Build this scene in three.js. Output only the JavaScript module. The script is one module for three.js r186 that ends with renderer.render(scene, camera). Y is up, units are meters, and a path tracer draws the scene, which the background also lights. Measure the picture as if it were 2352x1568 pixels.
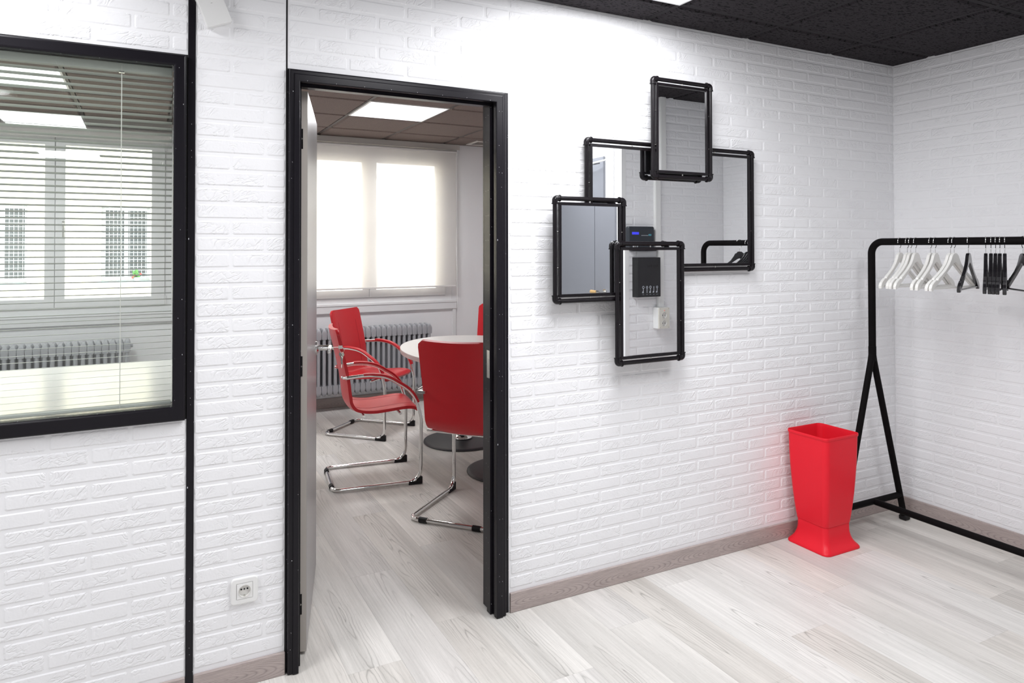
import * as THREE from 'three';
import { mergeGeometries } from 'three/addons/utils/BufferGeometryUtils.js';
import { RoundedBoxGeometry } from 'three/addons/geometries/RoundedBoxGeometry.js';
import { RectAreaLightUniformsLib } from 'three/addons/lights/RectAreaLightUniformsLib.js';

RectAreaLightUniformsLib.init();
const scene = new THREE.Scene();
const renderer = new THREE.WebGLRenderer({ antialias: true });
renderer.toneMapping = THREE.LinearToneMapping;
renderer.toneMappingExposure = 1.0;
renderer.shadowMap.enabled = true;

// ---------- camera (shift lens, 2352 x 1568) ----------
const FPX = 1626, CX = 1188.35, CY = 545.76;
const camera = new THREE.PerspectiveCamera(2 * Math.atan(784 / FPX) * 180 / Math.PI, 2352 / 1568, 0.05, 200);
camera.rotation.order = 'YXZ';
camera.position.set(0, 1.45, 2.523);
camera.rotation.set(0.01335, -0.48563, -0.00138);
camera.setViewOffset(2352, 1568, 1176 - CX, 784 - CY, 2352, 1568);

// ---------- sky: bright overcast ----------
scene.background = new THREE.Color(1.0, 0.985, 0.96);
scene.backgroundIntensity = 6;

// ---------- ceiling light panels: [x, z, radiance] ----------
const PANEL_COLOR = new THREE.Color(0.97, 0.975, 1.0);
const LED = 19.5;
const MAIN_PANELS = [[1.685, 0.525], [-0.715, 0.525], [-0.715, 4.125], [-0.715, 6.525], [2.285, 1.725], [-1.915, 1.725], [1.085, 1.125]].map(([x, z]) => [x, z, LED]);
const MEET_PANELS = [[1.68, -2.575, 27], [-0.72, -2.575, 27]];

// ---------- dimensions ----------
const H = 2.46;            // ceiling
const F = -3.95;           // far wall of the meeting room
const XR = 3.717;          // right wall
const XC = 2.815;           // corridor wall behind the alcove
const ZA = 1.385;           // alcove back wall
const PT = 0.09;           // partition thickness
const ROW = 0.0539, ROW0 = 0.141, BL = 0.2165, JOINT = 0.009;

// ---------- helpers ----------
let seed = 7;
const rnd = () => { seed = (seed * 1664525 + 1013904223) >>> 0; return seed / 4294967296; };
const V = (x, y, z) => new THREE.Vector3(x, y, z);
const used = {};
function numbered(name) { const n = used[name] = (used[name] ?? -1) + 1; return n ? name + '_' + String(n).padStart(3, '0') : name; }
function shade(o) { o.castShadow = true; o.receiveShadow = true; return o; }
function tag(o, label, category, group, kind) {
  o.userData.label = label; o.userData.category = category;
  if (group) o.userData.group = group;
  if (kind) o.userData.kind = kind;
  return o;
}
function thing(name, label, category, group, kind) {
  const g = new THREE.Group(); g.name = numbered(name); scene.add(g);
  return tag(g, label, category, group, kind);
}
const struct = (name, label, category) => thing(name, label, category, null, 'structure');
function part(name, geo, mat, parent) {
  const geos = Array.isArray(geo) ? geo : [geo];
  const g = geos.length > 1 ? mergeGeometries(geos.map((q) => { const r = q.index ? q.toNonIndexed() : q; for (const k of Object.keys(r.attributes)) if (!['position', 'normal', 'uv'].includes(k)) r.deleteAttribute(k); return r; })) : geos[0];
  const m = shade(new THREE.Mesh(g, mat)); m.name = name; parent.add(m); return m;
}
function box(x0, x1, y0, y1, z0, z1) { const g = new THREE.BoxGeometry(x1 - x0, y1 - y0, z1 - z0); g.translate((x0 + x1) / 2, (y0 + y1) / 2, (z0 + z1) / 2); return g; }
function rbox(x0, x1, y0, y1, z0, z1, r = 0.003, s = 2) { const g = new RoundedBoxGeometry(x1 - x0, y1 - y0, z1 - z0, s, r); g.translate((x0 + x1) / 2, (y0 + y1) / 2, (z0 + z1) / 2); return g; }
function cyl(r, h, at, axis = 'y', r2 = r, n = 24) { const g = new THREE.CylinderGeometry(r2, r, h, n); if (axis === 'x') g.rotateZ(-Math.PI / 2); if (axis === 'z') g.rotateX(Math.PI / 2); g.translate(...at); return g; }
// uv in metres by the dominant face direction
function boxUV(g, sx = 1, sy = 1, ox = 0, oy = 0) {
  const p = g.attributes.position, n = g.attributes.normal, uv = new Float32Array(p.count * 2);
  for (let i = 0; i < p.count; i++) {
    const ax = Math.abs(n.getX(i)), ay = Math.abs(n.getY(i)), az = Math.abs(n.getZ(i));
    let u, v;
    if (ay >= ax && ay >= az) { u = p.getX(i); v = p.getZ(i); } else if (ax >= az) { u = p.getZ(i); v = p.getY(i); } else { u = p.getX(i); v = p.getY(i); }
    uv[2 * i] = u * sx + ox; uv[2 * i + 1] = v * sy + oy;
  }
  g.setAttribute('uv', new THREE.BufferAttribute(uv, 2)); return g;
}
// polyline with rounded corners
function roundPath(pts, radii, closed = false, seg = 8) {
  const out = [], n = pts.length;
  for (let i = 0; i < n; i++) {
    const r = Array.isArray(radii) ? radii[i] : radii;
    if ((!closed && (i === 0 || i === n - 1)) || !r) { out.push(pts[i].clone()); continue; }
    const p = pts[i], a = pts[(i + n - 1) % n].clone().sub(p), b = pts[(i + 1) % n].clone().sub(p);
    const la = a.length(), lb = b.length(); a.normalize(); b.normalize();
    const half = Math.acos(Math.max(-1, Math.min(1, a.dot(b)))) / 2;
    if (half > 1.56) { out.push(p.clone()); continue; }
    const d = Math.min(r / Math.tan(half), la * 0.49, lb * 0.49), rr = d * Math.tan(half);
    const c = p.clone().addScaledVector(a.clone().add(b).normalize(), rr / Math.sin(half));
    const s = p.clone().addScaledVector(a, d).sub(c), e = p.clone().addScaledVector(b, d).sub(c), tot = Math.acos(Math.max(-1, Math.min(1, s.clone().normalize().dot(e.clone().normalize()))));
    for (let k = 0; k <= seg; k++) {
      const t = k / seg, w1 = Math.sin((1 - t) * tot) / Math.sin(tot), w2 = Math.sin(t * tot) / Math.sin(tot);
      out.push(c.clone().addScaledVector(s, w1).addScaledVector(e, w2));
    }
  }
  return out;
}
// sweep a closed cross-section (array of [a, b]) along points; frames by parallel transport from `up`
function sweep(pts, section, up = V(0, 1, 0), closed = false, caps = true) {
  const n = pts.length, m = section.length, pos = [], idx = [];
  let N = null;
  for (let i = 0; i < n; i++) {
    const t = (closed ? pts[(i + 1) % n] : pts[Math.min(n - 1, i + 1)]).clone().sub(closed ? pts[(i + n - 1) % n] : pts[Math.max(0, i - 1)]).normalize();
    if (!N) { N = up.clone().addScaledVector(t, -up.dot(t)); if (N.length() < 1e-3) N = V(1, 0, 0).addScaledVector(t, -t.x); N.normalize(); } else N = N.clone().addScaledVector(t, -N.dot(t)).normalize();
    const B = t.clone().cross(N);
    for (const [a, b] of section) pos.push(pts[i].x + N.x * a + B.x * b, pts[i].y + N.y * a + B.y * b, pts[i].z + N.z * a + B.z * b);
  }
  const rings = closed ? n : n - 1;
  for (let i = 0; i < rings; i++) for (let j = 0; j < m; j++) {
    const a = i * m + j, b = i * m + (j + 1) % m, c = ((i + 1) % n) * m + j, d = ((i + 1) % n) * m + (j + 1) % m;
    idx.push(a, b, c, b, d, c);
  }
  const g = new THREE.BufferGeometry();
  g.setAttribute('position', new THREE.Float32BufferAttribute(pos, 3)); g.setIndex(idx); g.computeVertexNormals();
  let out = g.toNonIndexed();
  if (!closed && caps) {
    const cp = [];
    for (const [o, flip] of [[0, true], [(n - 1) * m, false]]) {
      let cx = 0, cy = 0, cz = 0; for (let j = 0; j < m; j++) { cx += pos[(o + j) * 3]; cy += pos[(o + j) * 3 + 1]; cz += pos[(o + j) * 3 + 2]; }
      cx /= m; cy /= m; cz /= m;
      for (let j = 0; j < m; j++) { const a = (o + j) * 3, b = (o + (j + 1) % m) * 3; const A = [pos[a], pos[a + 1], pos[a + 2]], B = [pos[b], pos[b + 1], pos[b + 2]]; flip ? cp.push(cx, cy, cz, ...B, ...A) : cp.push(cx, cy, cz, ...A, ...B); }
    }
    const cg = new THREE.BufferGeometry(); cg.setAttribute('position', new THREE.Float32BufferAttribute(cp, 3)); cg.computeVertexNormals();
    out = mergeGeometries([out, cg]);
  }
  out.setAttribute('uv', new THREE.Float32BufferAttribute(new Float32Array(out.attributes.position.count * 2), 2));
  return out;
}
const ring = (r, n = 14, e = 1) => Array.from({ length: n }, (_, i) => [r * Math.cos(i / n * 2 * Math.PI), r * e * Math.sin(i / n * 2 * Math.PI)]);
const tube = (pts, r, n = 14, closed = false, up) => sweep(pts, ring(r, n), up, closed);
const poly = (pts) => { const s = new THREE.Shape(); pts.forEach(([x, y], i) => (i ? s.lineTo(x, y) : s.moveTo(x, y))); s.closePath(); return s; };
const rectHole = (s, x0, x1, y0, y1) => { const h = new THREE.Path(); h.moveTo(x0, y0); h.lineTo(x0, y1); h.lineTo(x1, y1); h.lineTo(x1, y0); h.closePath(); s.holes.push(h); return s; };
const rectShape = (x0, x1, y0, y1) => poly([[x0, y0], [x1, y0], [x1, y1], [x0, y1]]);
function roundRect(w, h, r, cx = 0, cy = 0) { const s = new THREE.Shape(), x = cx - w / 2, y = cy - h / 2; s.moveTo(x + r, y); s.lineTo(x + w - r, y); s.absarc(x + w - r, y + r, r, -Math.PI / 2, 0); s.lineTo(x + w, y + h - r); s.absarc(x + w - r, y + h - r, r, 0, Math.PI / 2); s.lineTo(x + r, y + h); s.absarc(x + r, y + h - r, r, Math.PI / 2, Math.PI); s.lineTo(x, y + r); s.absarc(x + r, y + r, r, Math.PI, 1.5 * Math.PI); return s; }
function extrude(shape, depth, bevel = 0, seg = 2, curve = 8) { return new THREE.ExtrudeGeometry(shape, { depth, bevelEnabled: bevel > 0, bevelSize: bevel, bevelThickness: bevel, bevelOffset: -bevel, bevelSegments: seg, curveSegments: curve }); }

// ---------- noise and textures ----------
function noiser(sd) {
  const t = new Float32Array(65536); let s = sd; for (let i = 0; i < 65536; i++) { s = (s * 1664525 + 1013904223) >>> 0; t[i] = s / 4294967296; }
  const at = (x, y) => t[((x & 255) << 8) | (y & 255)];
  const f = (x, y) => { const xi = Math.floor(x), yi = Math.floor(y), a = x - xi, b = y - yi, u = a * a * (3 - 2 * a), v = b * b * (3 - 2 * b); return (at(xi, yi) * (1 - u) + at(xi + 1, yi) * u) * (1 - v) + (at(xi, yi + 1) * (1 - u) + at(xi + 1, yi + 1) * u) * v; };
  f.fbm = (x, y, o = 4) => { let a = 0.5, s2 = 0, n = 0; for (let i = 0; i < o; i++) { s2 += a * f(x, y); n += a; a *= 0.5; x *= 2.03; y *= 2.03; } return s2 / n; };
  return f;
}
const N1 = noiser(11), N2 = noiser(29), N3 = noiser(53);
function dataTex(w, h, fn, srgb, repeat = true) {
  const d = new Uint8Array(w * h * 4);
  for (let j = 0; j < h; j++) for (let i = 0; i < w; i++) { const c = fn(i / w, j / h, i, j), k = (j * w + i) * 4; d[k] = Math.max(0, Math.min(255, c[0])); d[k + 1] = Math.max(0, Math.min(255, c[1])); d[k + 2] = Math.max(0, Math.min(255, c[2])); d[k + 3] = 255; }
  const t = new THREE.DataTexture(d, w, h); t.magFilter = THREE.LinearFilter; t.minFilter = THREE.LinearMipmapLinearFilter; t.generateMipmaps = true;
  if (srgb) t.colorSpace = THREE.SRGBColorSpace; if (repeat) t.wrapS = t.wrapT = THREE.RepeatWrapping; t.needsUpdate = true; return t;
}
// embossed brick paper: diagonal creases, 0.8 m tile (mirror-wrapped so that no seam shows)
const creaseTex = dataTex(1024, 1024, (u, v) => {
  const x = u * 0.8, y = v * 0.8, w = 0.010 * (N1.fbm(x * 22, y * 22, 3) - 0.5), a = (x * 0.72 + y * 0.7 + w * 2), b = (y * 0.72 - x * 0.5 + w * 3);
  const r1 = 1 - Math.abs(2 * N2.fbm(a * 42, b * 130, 2) - 1), r2 = 1 - Math.abs(2 * N3.fbm(a * 30 + 9, b * 90 + 4, 2) - 1), m = Math.min(1, Math.max(0, (N1.fbm(x * 16 + 5, y * 26, 2) - 0.36) * 4));
  const g = 178 + 70 * (N2.fbm(x * 190, y * 190, 2) - 0.5) * 0.35 - m * (Math.pow(r1, 9) * 120 + Math.pow(r2, 12) * 70) + 30 * (N3.fbm(x * 40, y * 60, 2) - 0.5);
  return [g, g, g];
}, false);
creaseTex.wrapS = creaseTex.wrapT = THREE.MirroredRepeatWrapping;
// whitewashed oak plank, across = u (0.19 m), along = v (1.22 m)
function oak(variant, tone, lineAmt) {
  const n = noiser(100 + variant * 17), a0 = 0.095 + (variant % 3 - 1) * 0.035, l0 = 0.22 + (0.17 * variant) % 0.5, l1 = l0 + 0.6;
  return dataTex(256, 1024, (u, v) => {
    const a = u * 0.19, l = v * 1.22, wob = 0.03 * (n.fbm(l * 2.6, 3.1, 2) - 0.5) + 0.012 * (n.fbm(l * 11, a * 26, 3) - 0.5);
    const d1 = Math.hypot(a - a0 + wob, (l - l0) * 0.075), d2 = Math.hypot(a - a0 - 0.03 + wob, (l - l1) * 0.06);
    const r = Math.min(d1, d2) + 0.006 * n.fbm(a * 40, l * 7, 3);
    const fr = (Math.pow(r, 0.8) * 52 + 1.6 * n.fbm(l * 1.5, a * 9, 2)) % 1, line = Math.pow(1 - Math.abs(fr - 0.5) * 2, 7);
    const soft = n.fbm(a * 14, l * 1.8, 3), streak = n.fbm(a * 160, l * 2.2, 3), fine = n(a * 1500, l * 30) * 0.6 + n(a * 700 + 40, l * 12) * 0.4, pore = n(a * 900, l * 55 + 70) > 0.85 ? 1 : 0;
    const amt = Math.min(1, Math.max(0.05, (n.fbm(a * 10 + 7, l * 2.4, 2) - 0.38) * 3.2)) * Math.max(0.15, 1 - Math.min(d1, d2) * 9);
    const k = 1 - lineAmt * line * amt - 0.07 * (fine - 0.5) - 0.035 * pore - 0.17 * (0.52 - soft) - 0.11 * (0.5 - streak);
    return [tone[0] * k, tone[1] * (k - 0.008 * (1 - k)), tone[2] * (k - 0.03 * (1 - k))];
  }, true, true);
}
const plankTones = [[213, 210, 205], [210, 206, 200], [215, 213, 209], [207, 203, 197], [212, 208, 202], [210, 207, 203]];
const plankMats = plankTones.map((t, i) => new THREE.MeshPhysicalMaterial({ map: oak(i, t, 0.28), roughness: 0.42, specularIntensity: 0.7 }));
const baseTex = dataTex(1024, 64, (u, v) => {
  const l = u * 1.2, a = v * 0.08, d = Math.hypot((a - 0.03) + 0.02 * (N1.fbm(l * 4, 1, 2) - 0.5), (((l * 1.3) % 0.6) - 0.3) * 0.12), fr = (d * 210 + N2.fbm(l * 3, a * 10, 2)) % 1;
  const k = 1 - 0.16 * Math.pow(1 - Math.abs(fr - 0.5) * 2, 4) - 0.14 * (N3(l * 40, a * 1500) - 0.5) - 0.1 * (N2.fbm(l * 5, a * 40, 2) - 0.5);
  return [180 * k, 167 * k, 163 * k];
}, true);
const speckTex = dataTex(512, 512, (u, v) => { // mineral-fibre tile: fissures and pinholes
  const x = u * 0.6, y = v * 0.6, f = N1.fbm(x * 60, y * 150, 2), h = N2(x * 420, y * 420) > 0.86 ? 1 : 0, f2 = Math.max(0, f - 0.62) * 6;
  const g = 200 - 150 * Math.min(1, f2) - 60 * h + 40 * (N3(x * 600, y * 600) - 0.5);
  return [g, g, g];
}, false);
const fissureTex = dataTex(512, 512, (u, v) => {
  const x = u * 0.6, y = v * 0.6, f = N2.fbm(x * 85 + 3, y * 170, 2), h = N1(x * 380, y * 380) > 0.88 ? 1 : 0;
  const g = 235 - 110 * Math.min(1, Math.max(0, f - 0.6) * 9) - 60 * h + 26 * (N3(x * 500, y * 500) - 0.5);
  return [g, g, g];
}, true);
const speckleTex = dataTex(512, 512, (u, v) => { const x = u * 0.6, y = v * 0.6, h = N1(x * 420, y * 420) > 0.84 ? 1 : 0, g = 228 - 45 * h + 44 * (N3(x * 420, y * 420) - 0.5); return [g, g, g]; }, true);
const steelTex = dataTex(256, 256, (u, v) => { const g = 128 + 60 * (N1.fbm(u * 6, v * 200, 3) - 0.5); return [g, g, g]; }, false);
const chips = []; for (let i = 0; i < 26; i++) chips.push([rnd(), rnd(), 0.0005 + 0.0011 * rnd() * rnd(), 0.6 + 1.8 * rnd()]);
const chipTex = dataTex(256, 2048, (u, v) => { // black enamel with small chips down to the white primer, 0.1 m x 0.8 m
  for (const [a, b, r, e] of chips) { const dx = (u - a) * 0.1, dy = (v - b) * 0.8 / e; if (dx * dx + dy * dy < r * r) return [205, 205, 210]; }
  return [25, 23, 28];
}, true);
chipTex.repeat.set(10, 1.25);
const leatherTex = dataTex(256, 256, (u, v) => { const g = 128 + 70 * (N1.fbm(u * 60, v * 60, 3) - 0.5); return [g, g, g]; }, false);

// ---------- materials ----------
const lin = (r, g, b) => new THREE.Color().setRGB(r, g, b);
const std = (o) => new THREE.MeshPhysicalMaterial(o);
const M = {
  paper: std({ color: lin(0.875, 0.875, 0.89), roughness: 0.5, specularIntensity: 0.6, bumpMap: creaseTex, bumpScale: 0.0024 }),
  paperFlat: std({ color: lin(0.875, 0.875, 0.89), roughness: 0.55, specularIntensity: 0.6 }),
  plaster: std({ color: lin(0.85, 0.845, 0.86), roughness: 0.75 }),
  blackPaint: std({ map: chipTex, roughness: 0.26, specularIntensity: 0.45 }),
  blackGap: std({ color: lin(0.012, 0.011, 0.012), roughness: 0.8 }),
  baseboard: std({ map: baseTex, roughness: 0.5 }),
  floorBase: std({ color: lin(0.50, 0.47, 0.44), roughness: 0.6 }),
  tileDark: std({ color: lin(0.040, 0.035, 0.040), roughness: 0.9, specularIntensity: 0.3, map: fissureTex, bumpMap: speckTex, bumpScale: 0.002 }),
  gridDark: std({ color: lin(0.022, 0.019, 0.022), roughness: 0.7, specularIntensity: 0.3 }),
  tileBrown: std({ color: lin(0.225, 0.172, 0.153), roughness: 0.9, map: speckleTex }),
  gridBrown: std({ color: lin(0.075, 0.06, 0.055), roughness: 0.6 }),
  whiteMetal: std({ color: lin(0.8, 0.8, 0.8), roughness: 0.4 }),
  pvc: std({ color: lin(0.78, 0.78, 0.79), roughness: 0.35 }),
  plastic: std({ color: lin(0.82, 0.82, 0.81), roughness: 0.3 }),
  creamPlastic: std({ color: lin(0.72, 0.70, 0.63), roughness: 0.35 }),
  socketGrey: std({ color: lin(0.72, 0.71, 0.68), roughness: 0.4 }),
  darkHole: std({ color: lin(0.01, 0.01, 0.01), roughness: 0.6 }),
  chrome: std({ color: lin(0.78, 0.77, 0.76), metalness: 1, roughness: 0.1 }),
  nickel: std({ color: lin(0.66, 0.65, 0.62), metalness: 1, roughness: 0.25 }),
  glass: std({ color: lin(0.97, 0.985, 0.975), roughness: 0, transmission: 1, thickness: 0, ior: 1.5 }),
  mirror: std({ color: lin(0.91, 0.925, 0.93), metalness: 1, roughness: 0.005 }),
  pipe: std({ color: lin(0.009, 0.0075, 0.009), roughness: 0.2, specularIntensity: 0.55 }),
  rack: std({ color: lin(0.0062, 0.0052, 0.0056), roughness: 0.55, specularIntensity: 0.1 }),
  slat: std({ color: lin(0.60, 0.62, 0.58), roughness: 0.5 }),
  cord: std({ color: lin(0.75, 0.74, 0.7), roughness: 0.8 }),
  leather: std({ color: lin(0.56, 0.014, 0.022), roughness: 0.36, bumpMap: leatherTex, bumpScale: 0.0003, specularIntensity: 0.8 }),
  stitch: std({ color: lin(0.22, 0.006, 0.012), roughness: 0.7 }),
  blackPlastic: std({ color: lin(0.01, 0.009, 0.01), roughness: 0.45, specularIntensity: 0.5 }),
  blackLacquer: std({ color: lin(0.012, 0.011, 0.013), roughness: 0.22, clearcoat: 0.5, clearcoatRoughness: 0.1 }),
  whiteLacquer: std({ color: lin(0.80, 0.79, 0.76), roughness: 0.4 }),
  binRed: std({ color: lin(0.80, 0.016, 0.032), roughness: 0.36, specularIntensity: 0.45 }),
  tableTop: std({ color: lin(0.55, 0.525, 0.505), roughness: 0.32 }),
  discDark: std({ color: lin(0.035, 0.034, 0.038), roughness: 0.45 }),
  radiator: std({ color: lin(0.37, 0.375, 0.40), roughness: 0.42 }),
  doorSteel: std({ color: lin(0.34, 0.33, 0.335), roughness: 0.3, metalness: 0.35, bumpMap: steelTex, bumpScale: 0.0002 }),
  doorEdge: std({ color: lin(0.50, 0.46, 0.42), roughness: 0.7, bumpMap: steelTex, bumpScale: 0.0004 }),
  greyDoor: std({ color: lin(0.25, 0.26, 0.29), roughness: 0.45 }),
  wood: std({ color: lin(0.62, 0.40, 0.17), roughness: 0.5 }),
  desk: std({ color: lin(0.80, 0.79, 0.76), roughness: 0.22 }),
  fabric: std({ color: lin(0.86, 0.84, 0.82), roughness: 1, transmission: 0.45, thickness: 0, specularIntensity: 0.1, transparent: true, opacity: 0.64, side: THREE.DoubleSide }),
  fabricRoll: std({ color: lin(0.76, 0.74, 0.72), roughness: 0.9 }),
  pelmet: std({ color: lin(0.58, 0.55, 0.52), roughness: 0.8 }),
  facade: std({ color: lin(0.80, 0.73, 0.60), roughness: 0.9 }),
  facadePale: std({ color: lin(0.72, 0.70, 0.68), roughness: 0.9 }),
  facadeFrame: std({ color: lin(0.62, 0.66, 0.72), roughness: 0.6 }),
  facadePane: std({ color: lin(0.10, 0.11, 0.12), roughness: 0.12 }),
  facadeSill: std({ color: lin(0.45, 0.56, 0.60), roughness: 0.7 }),
  ground: std({ color: lin(0.45, 0.44, 0.42), roughness: 0.95 }),
  leaf: std({ color: lin(0.08, 0.25, 0.05), roughness: 0.7 }),
  flower: std({ color: lin(0.6, 0.05, 0.05), roughness: 0.7 }),
  panelGlow: std({ color: lin(0.9, 0.9, 0.9), roughness: 0.5, emissive: lin(0.97, 0.975, 1.0), emissiveIntensity: 1.4 }),
  keyBox: std({ color: lin(0.012, 0.012, 0.013), roughness: 0.45 }),
  terminal: std({ color: lin(0.022, 0.027, 0.035), roughness: 0.4 }),
  display: std({ color: lin(0.02, 0.02, 0.3), roughness: 0.3, emissive: lin(0.05, 0.06, 0.9), emissiveIntensity: 0.8 }),
  redLed: std({ color: lin(0.8, 0.05, 0.03), roughness: 0.3, emissive: lin(0.9, 0.08, 0.05), emissiveIntensity: 0.6 }),
  greyMark: std({ color: lin(0.4, 0.42, 0.45), roughness: 0.6 }),
  cyanMark: std({ color: lin(0.12, 0.5, 0.6), roughness: 0.6 }),
};

// ================= FLOOR =================
{
  const floor = struct('floor', 'pale whitewashed oak plank floor running through both rooms', 'floor');
  part('floor_base', box(-2.75, XR + 0.12, -0.16, -0.012, F - 0.15, 7.75), M.floorBase, floor);
  const W = 0.19, L = 1.22, geos = {};
  const x0 = 0.0 - 8 * W + 0.05;
  for (let c = 0; c * W + x0 < XR; c++) {
    const xa = x0 + c * W, xb = Math.min(xa + W, XR + 0.01), off = ((c * 0.43) % 1) * L;
    for (let r = -1; r < 7; r++) {
      let za = F + r * L + off - L * 0.4, zb = za + L;
      if (za > 2.9 || zb < F) continue;
      const full = za >= F && xb - xa > W - 1e-6; za = Math.max(za, F);
      const v0 = 1 - (zb - za) / L, mat = plankMats[Math.floor(rnd() * plankMats.length)];
      const e = 0.0003, key = full ? 'f' : null;
      let g = key && geos[key];
      if (!g) {
        const w = xb - xa, l = zb - za;
        const P = [[e, 0, e], [w - e, 0, e], [w - e, 0, l - e], [e, 0, l - e], [0, -0.0008, 0], [w, -0.0008, 0], [w, -0.0008, l], [0, -0.0008, l]];
        const pos = [], uv = [], q = (a, b, c2, d) => { for (const i of [a, d, c2, a, c2, b]) { pos.push(...P[i]); uv.push(P[i][0] / W, v0 + P[i][2] / L); } };
        q(0, 1, 2, 3); q(4, 5, 1, 0); q(5, 6, 2, 1); q(6, 7, 3, 2); q(7, 4, 0, 3);
        g = new THREE.BufferGeometry(); g.setAttribute('position', new THREE.Float32BufferAttribute(pos, 3)); g.setAttribute('uv', new THREE.Float32BufferAttribute(uv, 2)); g.computeVertexNormals();
        if (key) geos[key] = g;
      }
      const m = part('plank', g, mat, floor); m.position.set(xa, 0, za);
    }
  }
  // floor beyond the planks one can pick apart
  part('plank_field', boxUV(box(-2.75, x0, -0.012, -0.0005, F - 0.15, 7.75), 1 / W, 1 / L), plankMats[0], floor);
  part('plank_field', boxUV(box(x0, XR + 0.12, -0.012, -0.003, 2.9, 7.75), 1 / W, 1 / L), plankMats[2], floor);
  part('underlay', box(x0, XR + 0.12, -0.012, -0.0009, F - 0.15, 2.9), M.floorBase, floor);
}

// ================= CEILINGS =================
function ceiling(label, x0, x1, z0, z1, gx, gz, skip, tileMat, gridMat) {
  const c = struct('ceiling', label, 'ceiling');
  part('slab', box(x0, x1, H + 0.09, H + 0.2, z0, z1), M.plaster, c);
  const G = 0.6, tw = 0.568; // tegular face drops below the runner
  const s = tw / 2, b = 0.010, P = [[-s + b, 0], [s - b, 0], [s - b, 0], [-s + b, 0]];
  const mk = (w, d) => { // bevelled tile face, centre origin, face at y = 0
    const hw = w / 2, hd = d / 2, bb = Math.min(b, hw * 0.4, hd * 0.4), A = [[-hw + bb, 0, -hd + bb], [hw - bb, 0, -hd + bb], [hw - bb, 0, hd - bb], [-hw + bb, 0, hd - bb], [-hw, 0.009, -hd], [hw, 0.009, -hd], [hw, 0.009, hd], [-hw, 0.009, hd]];
    const pos = [], uv = [], q = (i, j, k, l) => { for (const n of [i, j, k, i, k, l]) { pos.push(...A[n]); uv.push(A[n][0] / 0.6, A[n][2] / 0.6); } };
    q(0, 1, 2, 3); q(4, 5, 1, 0); q(5, 6, 2, 1); q(6, 7, 3, 2); q(7, 4, 0, 3); q(4, 7, 6, 5);
    const g = new THREE.BufferGeometry(); g.setAttribute('position', new THREE.Float32BufferAttribute(pos, 3)); g.setAttribute('uv', new THREE.Float32BufferAttribute(uv, 2)); g.computeVertexNormals(); return g;
  };
  const full = mk(tw, tw), runX = [], runZ = [];
  const i0 = Math.floor((x0 - gx) / G), i1 = Math.ceil((x1 - gx) / G), j0 = Math.floor((z0 - gz) / G), j1 = Math.ceil((z1 - gz) / G);
  for (let i = i0; i <= i1; i++) { const x = gx + i * G; if (x > x0 + 0.02 && x < x1 - 0.02) { const r = part('runner', box(x - 0.012, x + 0.012, H + 0.006, H + 0.03, z0, z1), gridMat, c); } }
  for (let j = j0; j <= j1; j++) { const z = gz + j * G; if (z > z0 + 0.02 && z < z1 - 0.02) part('cross_runner', box(x0, x1, H + 0.0062, H + 0.029, z - 0.012, z + 0.012), gridMat, c); }
  for (let i = i0; i < i1; i++) for (let j = j0; j < j1; j++) {
    let xa = gx + i * G + 0.016, xb = gx + (i + 1) * G - 0.016, za = gz + j * G + 0.016, zb = gz + (j + 1) * G - 0.016;
    const cx = (xa + xb) / 2, cz = (za + zb) / 2;
    if (skip.some(([px, pz]) => Math.abs(px - cx) < 0.1 && Math.abs(pz - cz) < 0.1)) continue;
    const isFull = xa >= x0 && xb <= x1 && za >= z0 && zb <= z1;
    xa = Math.max(xa, x0); xb = Math.min(xb, x1); za = Math.max(za, z0); zb = Math.min(zb, z1);
    if (xb - xa < 0.02 || zb - za < 0.02) continue;
    const m = part('ceiling_tile', isFull ? full : mk(xb - xa, zb - za), tileMat, c);
    m.position.set((xa + xb) / 2, H, (za + zb) / 2);
  }
  return c;
}
ceiling('black suspended ceiling of fissured square tiles above the brick walls', -2.6, XR, 0, 7.6, 1.385, 0.225, MAIN_PANELS, M.tileDark, M.gridDark);
ceiling('brown-grey suspended ceiling of square tiles in the meeting room', -1.7, 3.6, F, -PT, 1.38, -2.875, MEET_PANELS, M.tileBrown, M.gridBrown);

function lightPanel(x, z, power, label) {
  const t = thing('ceiling_light', label, 'ceiling light');
  t.position.set(x, H, z);
  const s = 0.297, sh = rectHole(rectShape(-s, s, -s, s), -s + 0.014, s - 0.014, -s + 0.014, s - 0.014);
  const fr = extrude(sh, 0.012, 0.002, 1); fr.rotateX(Math.PI / 2); fr.translate(0, 0.014, 0);
  part('frame', fr, M.whiteMetal, t);
  part('light_diffuser', box(-s + 0.012, s - 0.012, 0.006, 0.010, -s + 0.012, s - 0.012), M.panelGlow, t);
  part('housing', box(-s + 0.004, s - 0.004, 0.012, 0.05, -s + 0.004, s - 0.004), M.whiteMetal, t);
  const l = new THREE.RectAreaLight(PANEL_COLOR, power, 0.56, 0.56);
  l.name = 'panel_light'; l.position.set(0, 0.003, 0); l.rotation.x = -Math.PI / 2; t.add(l);
  return t;
}
const mainLabels = ['square white light panel in the black ceiling above the mirrors', 'square white light panel in the black ceiling above the blind window', 'square light panel in the black ceiling mirrored larger in the blind window', 'square light panel in the black ceiling at the back of the room', 'square light panel in the black ceiling near the grey door', 'square light panel in the black ceiling near the plain side wall', 'square light panel in the black ceiling in front of the doorway'];
MAIN_PANELS.forEach(([x, z, p], i) => lightPanel(x, z, p, mainLabels[i]));
['square lit ceiling panel above the round-ended meeting table', 'square lit ceiling panel above the white desk'].forEach((l, i) => lightPanel(...MEET_PANELS[i], l));

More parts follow.
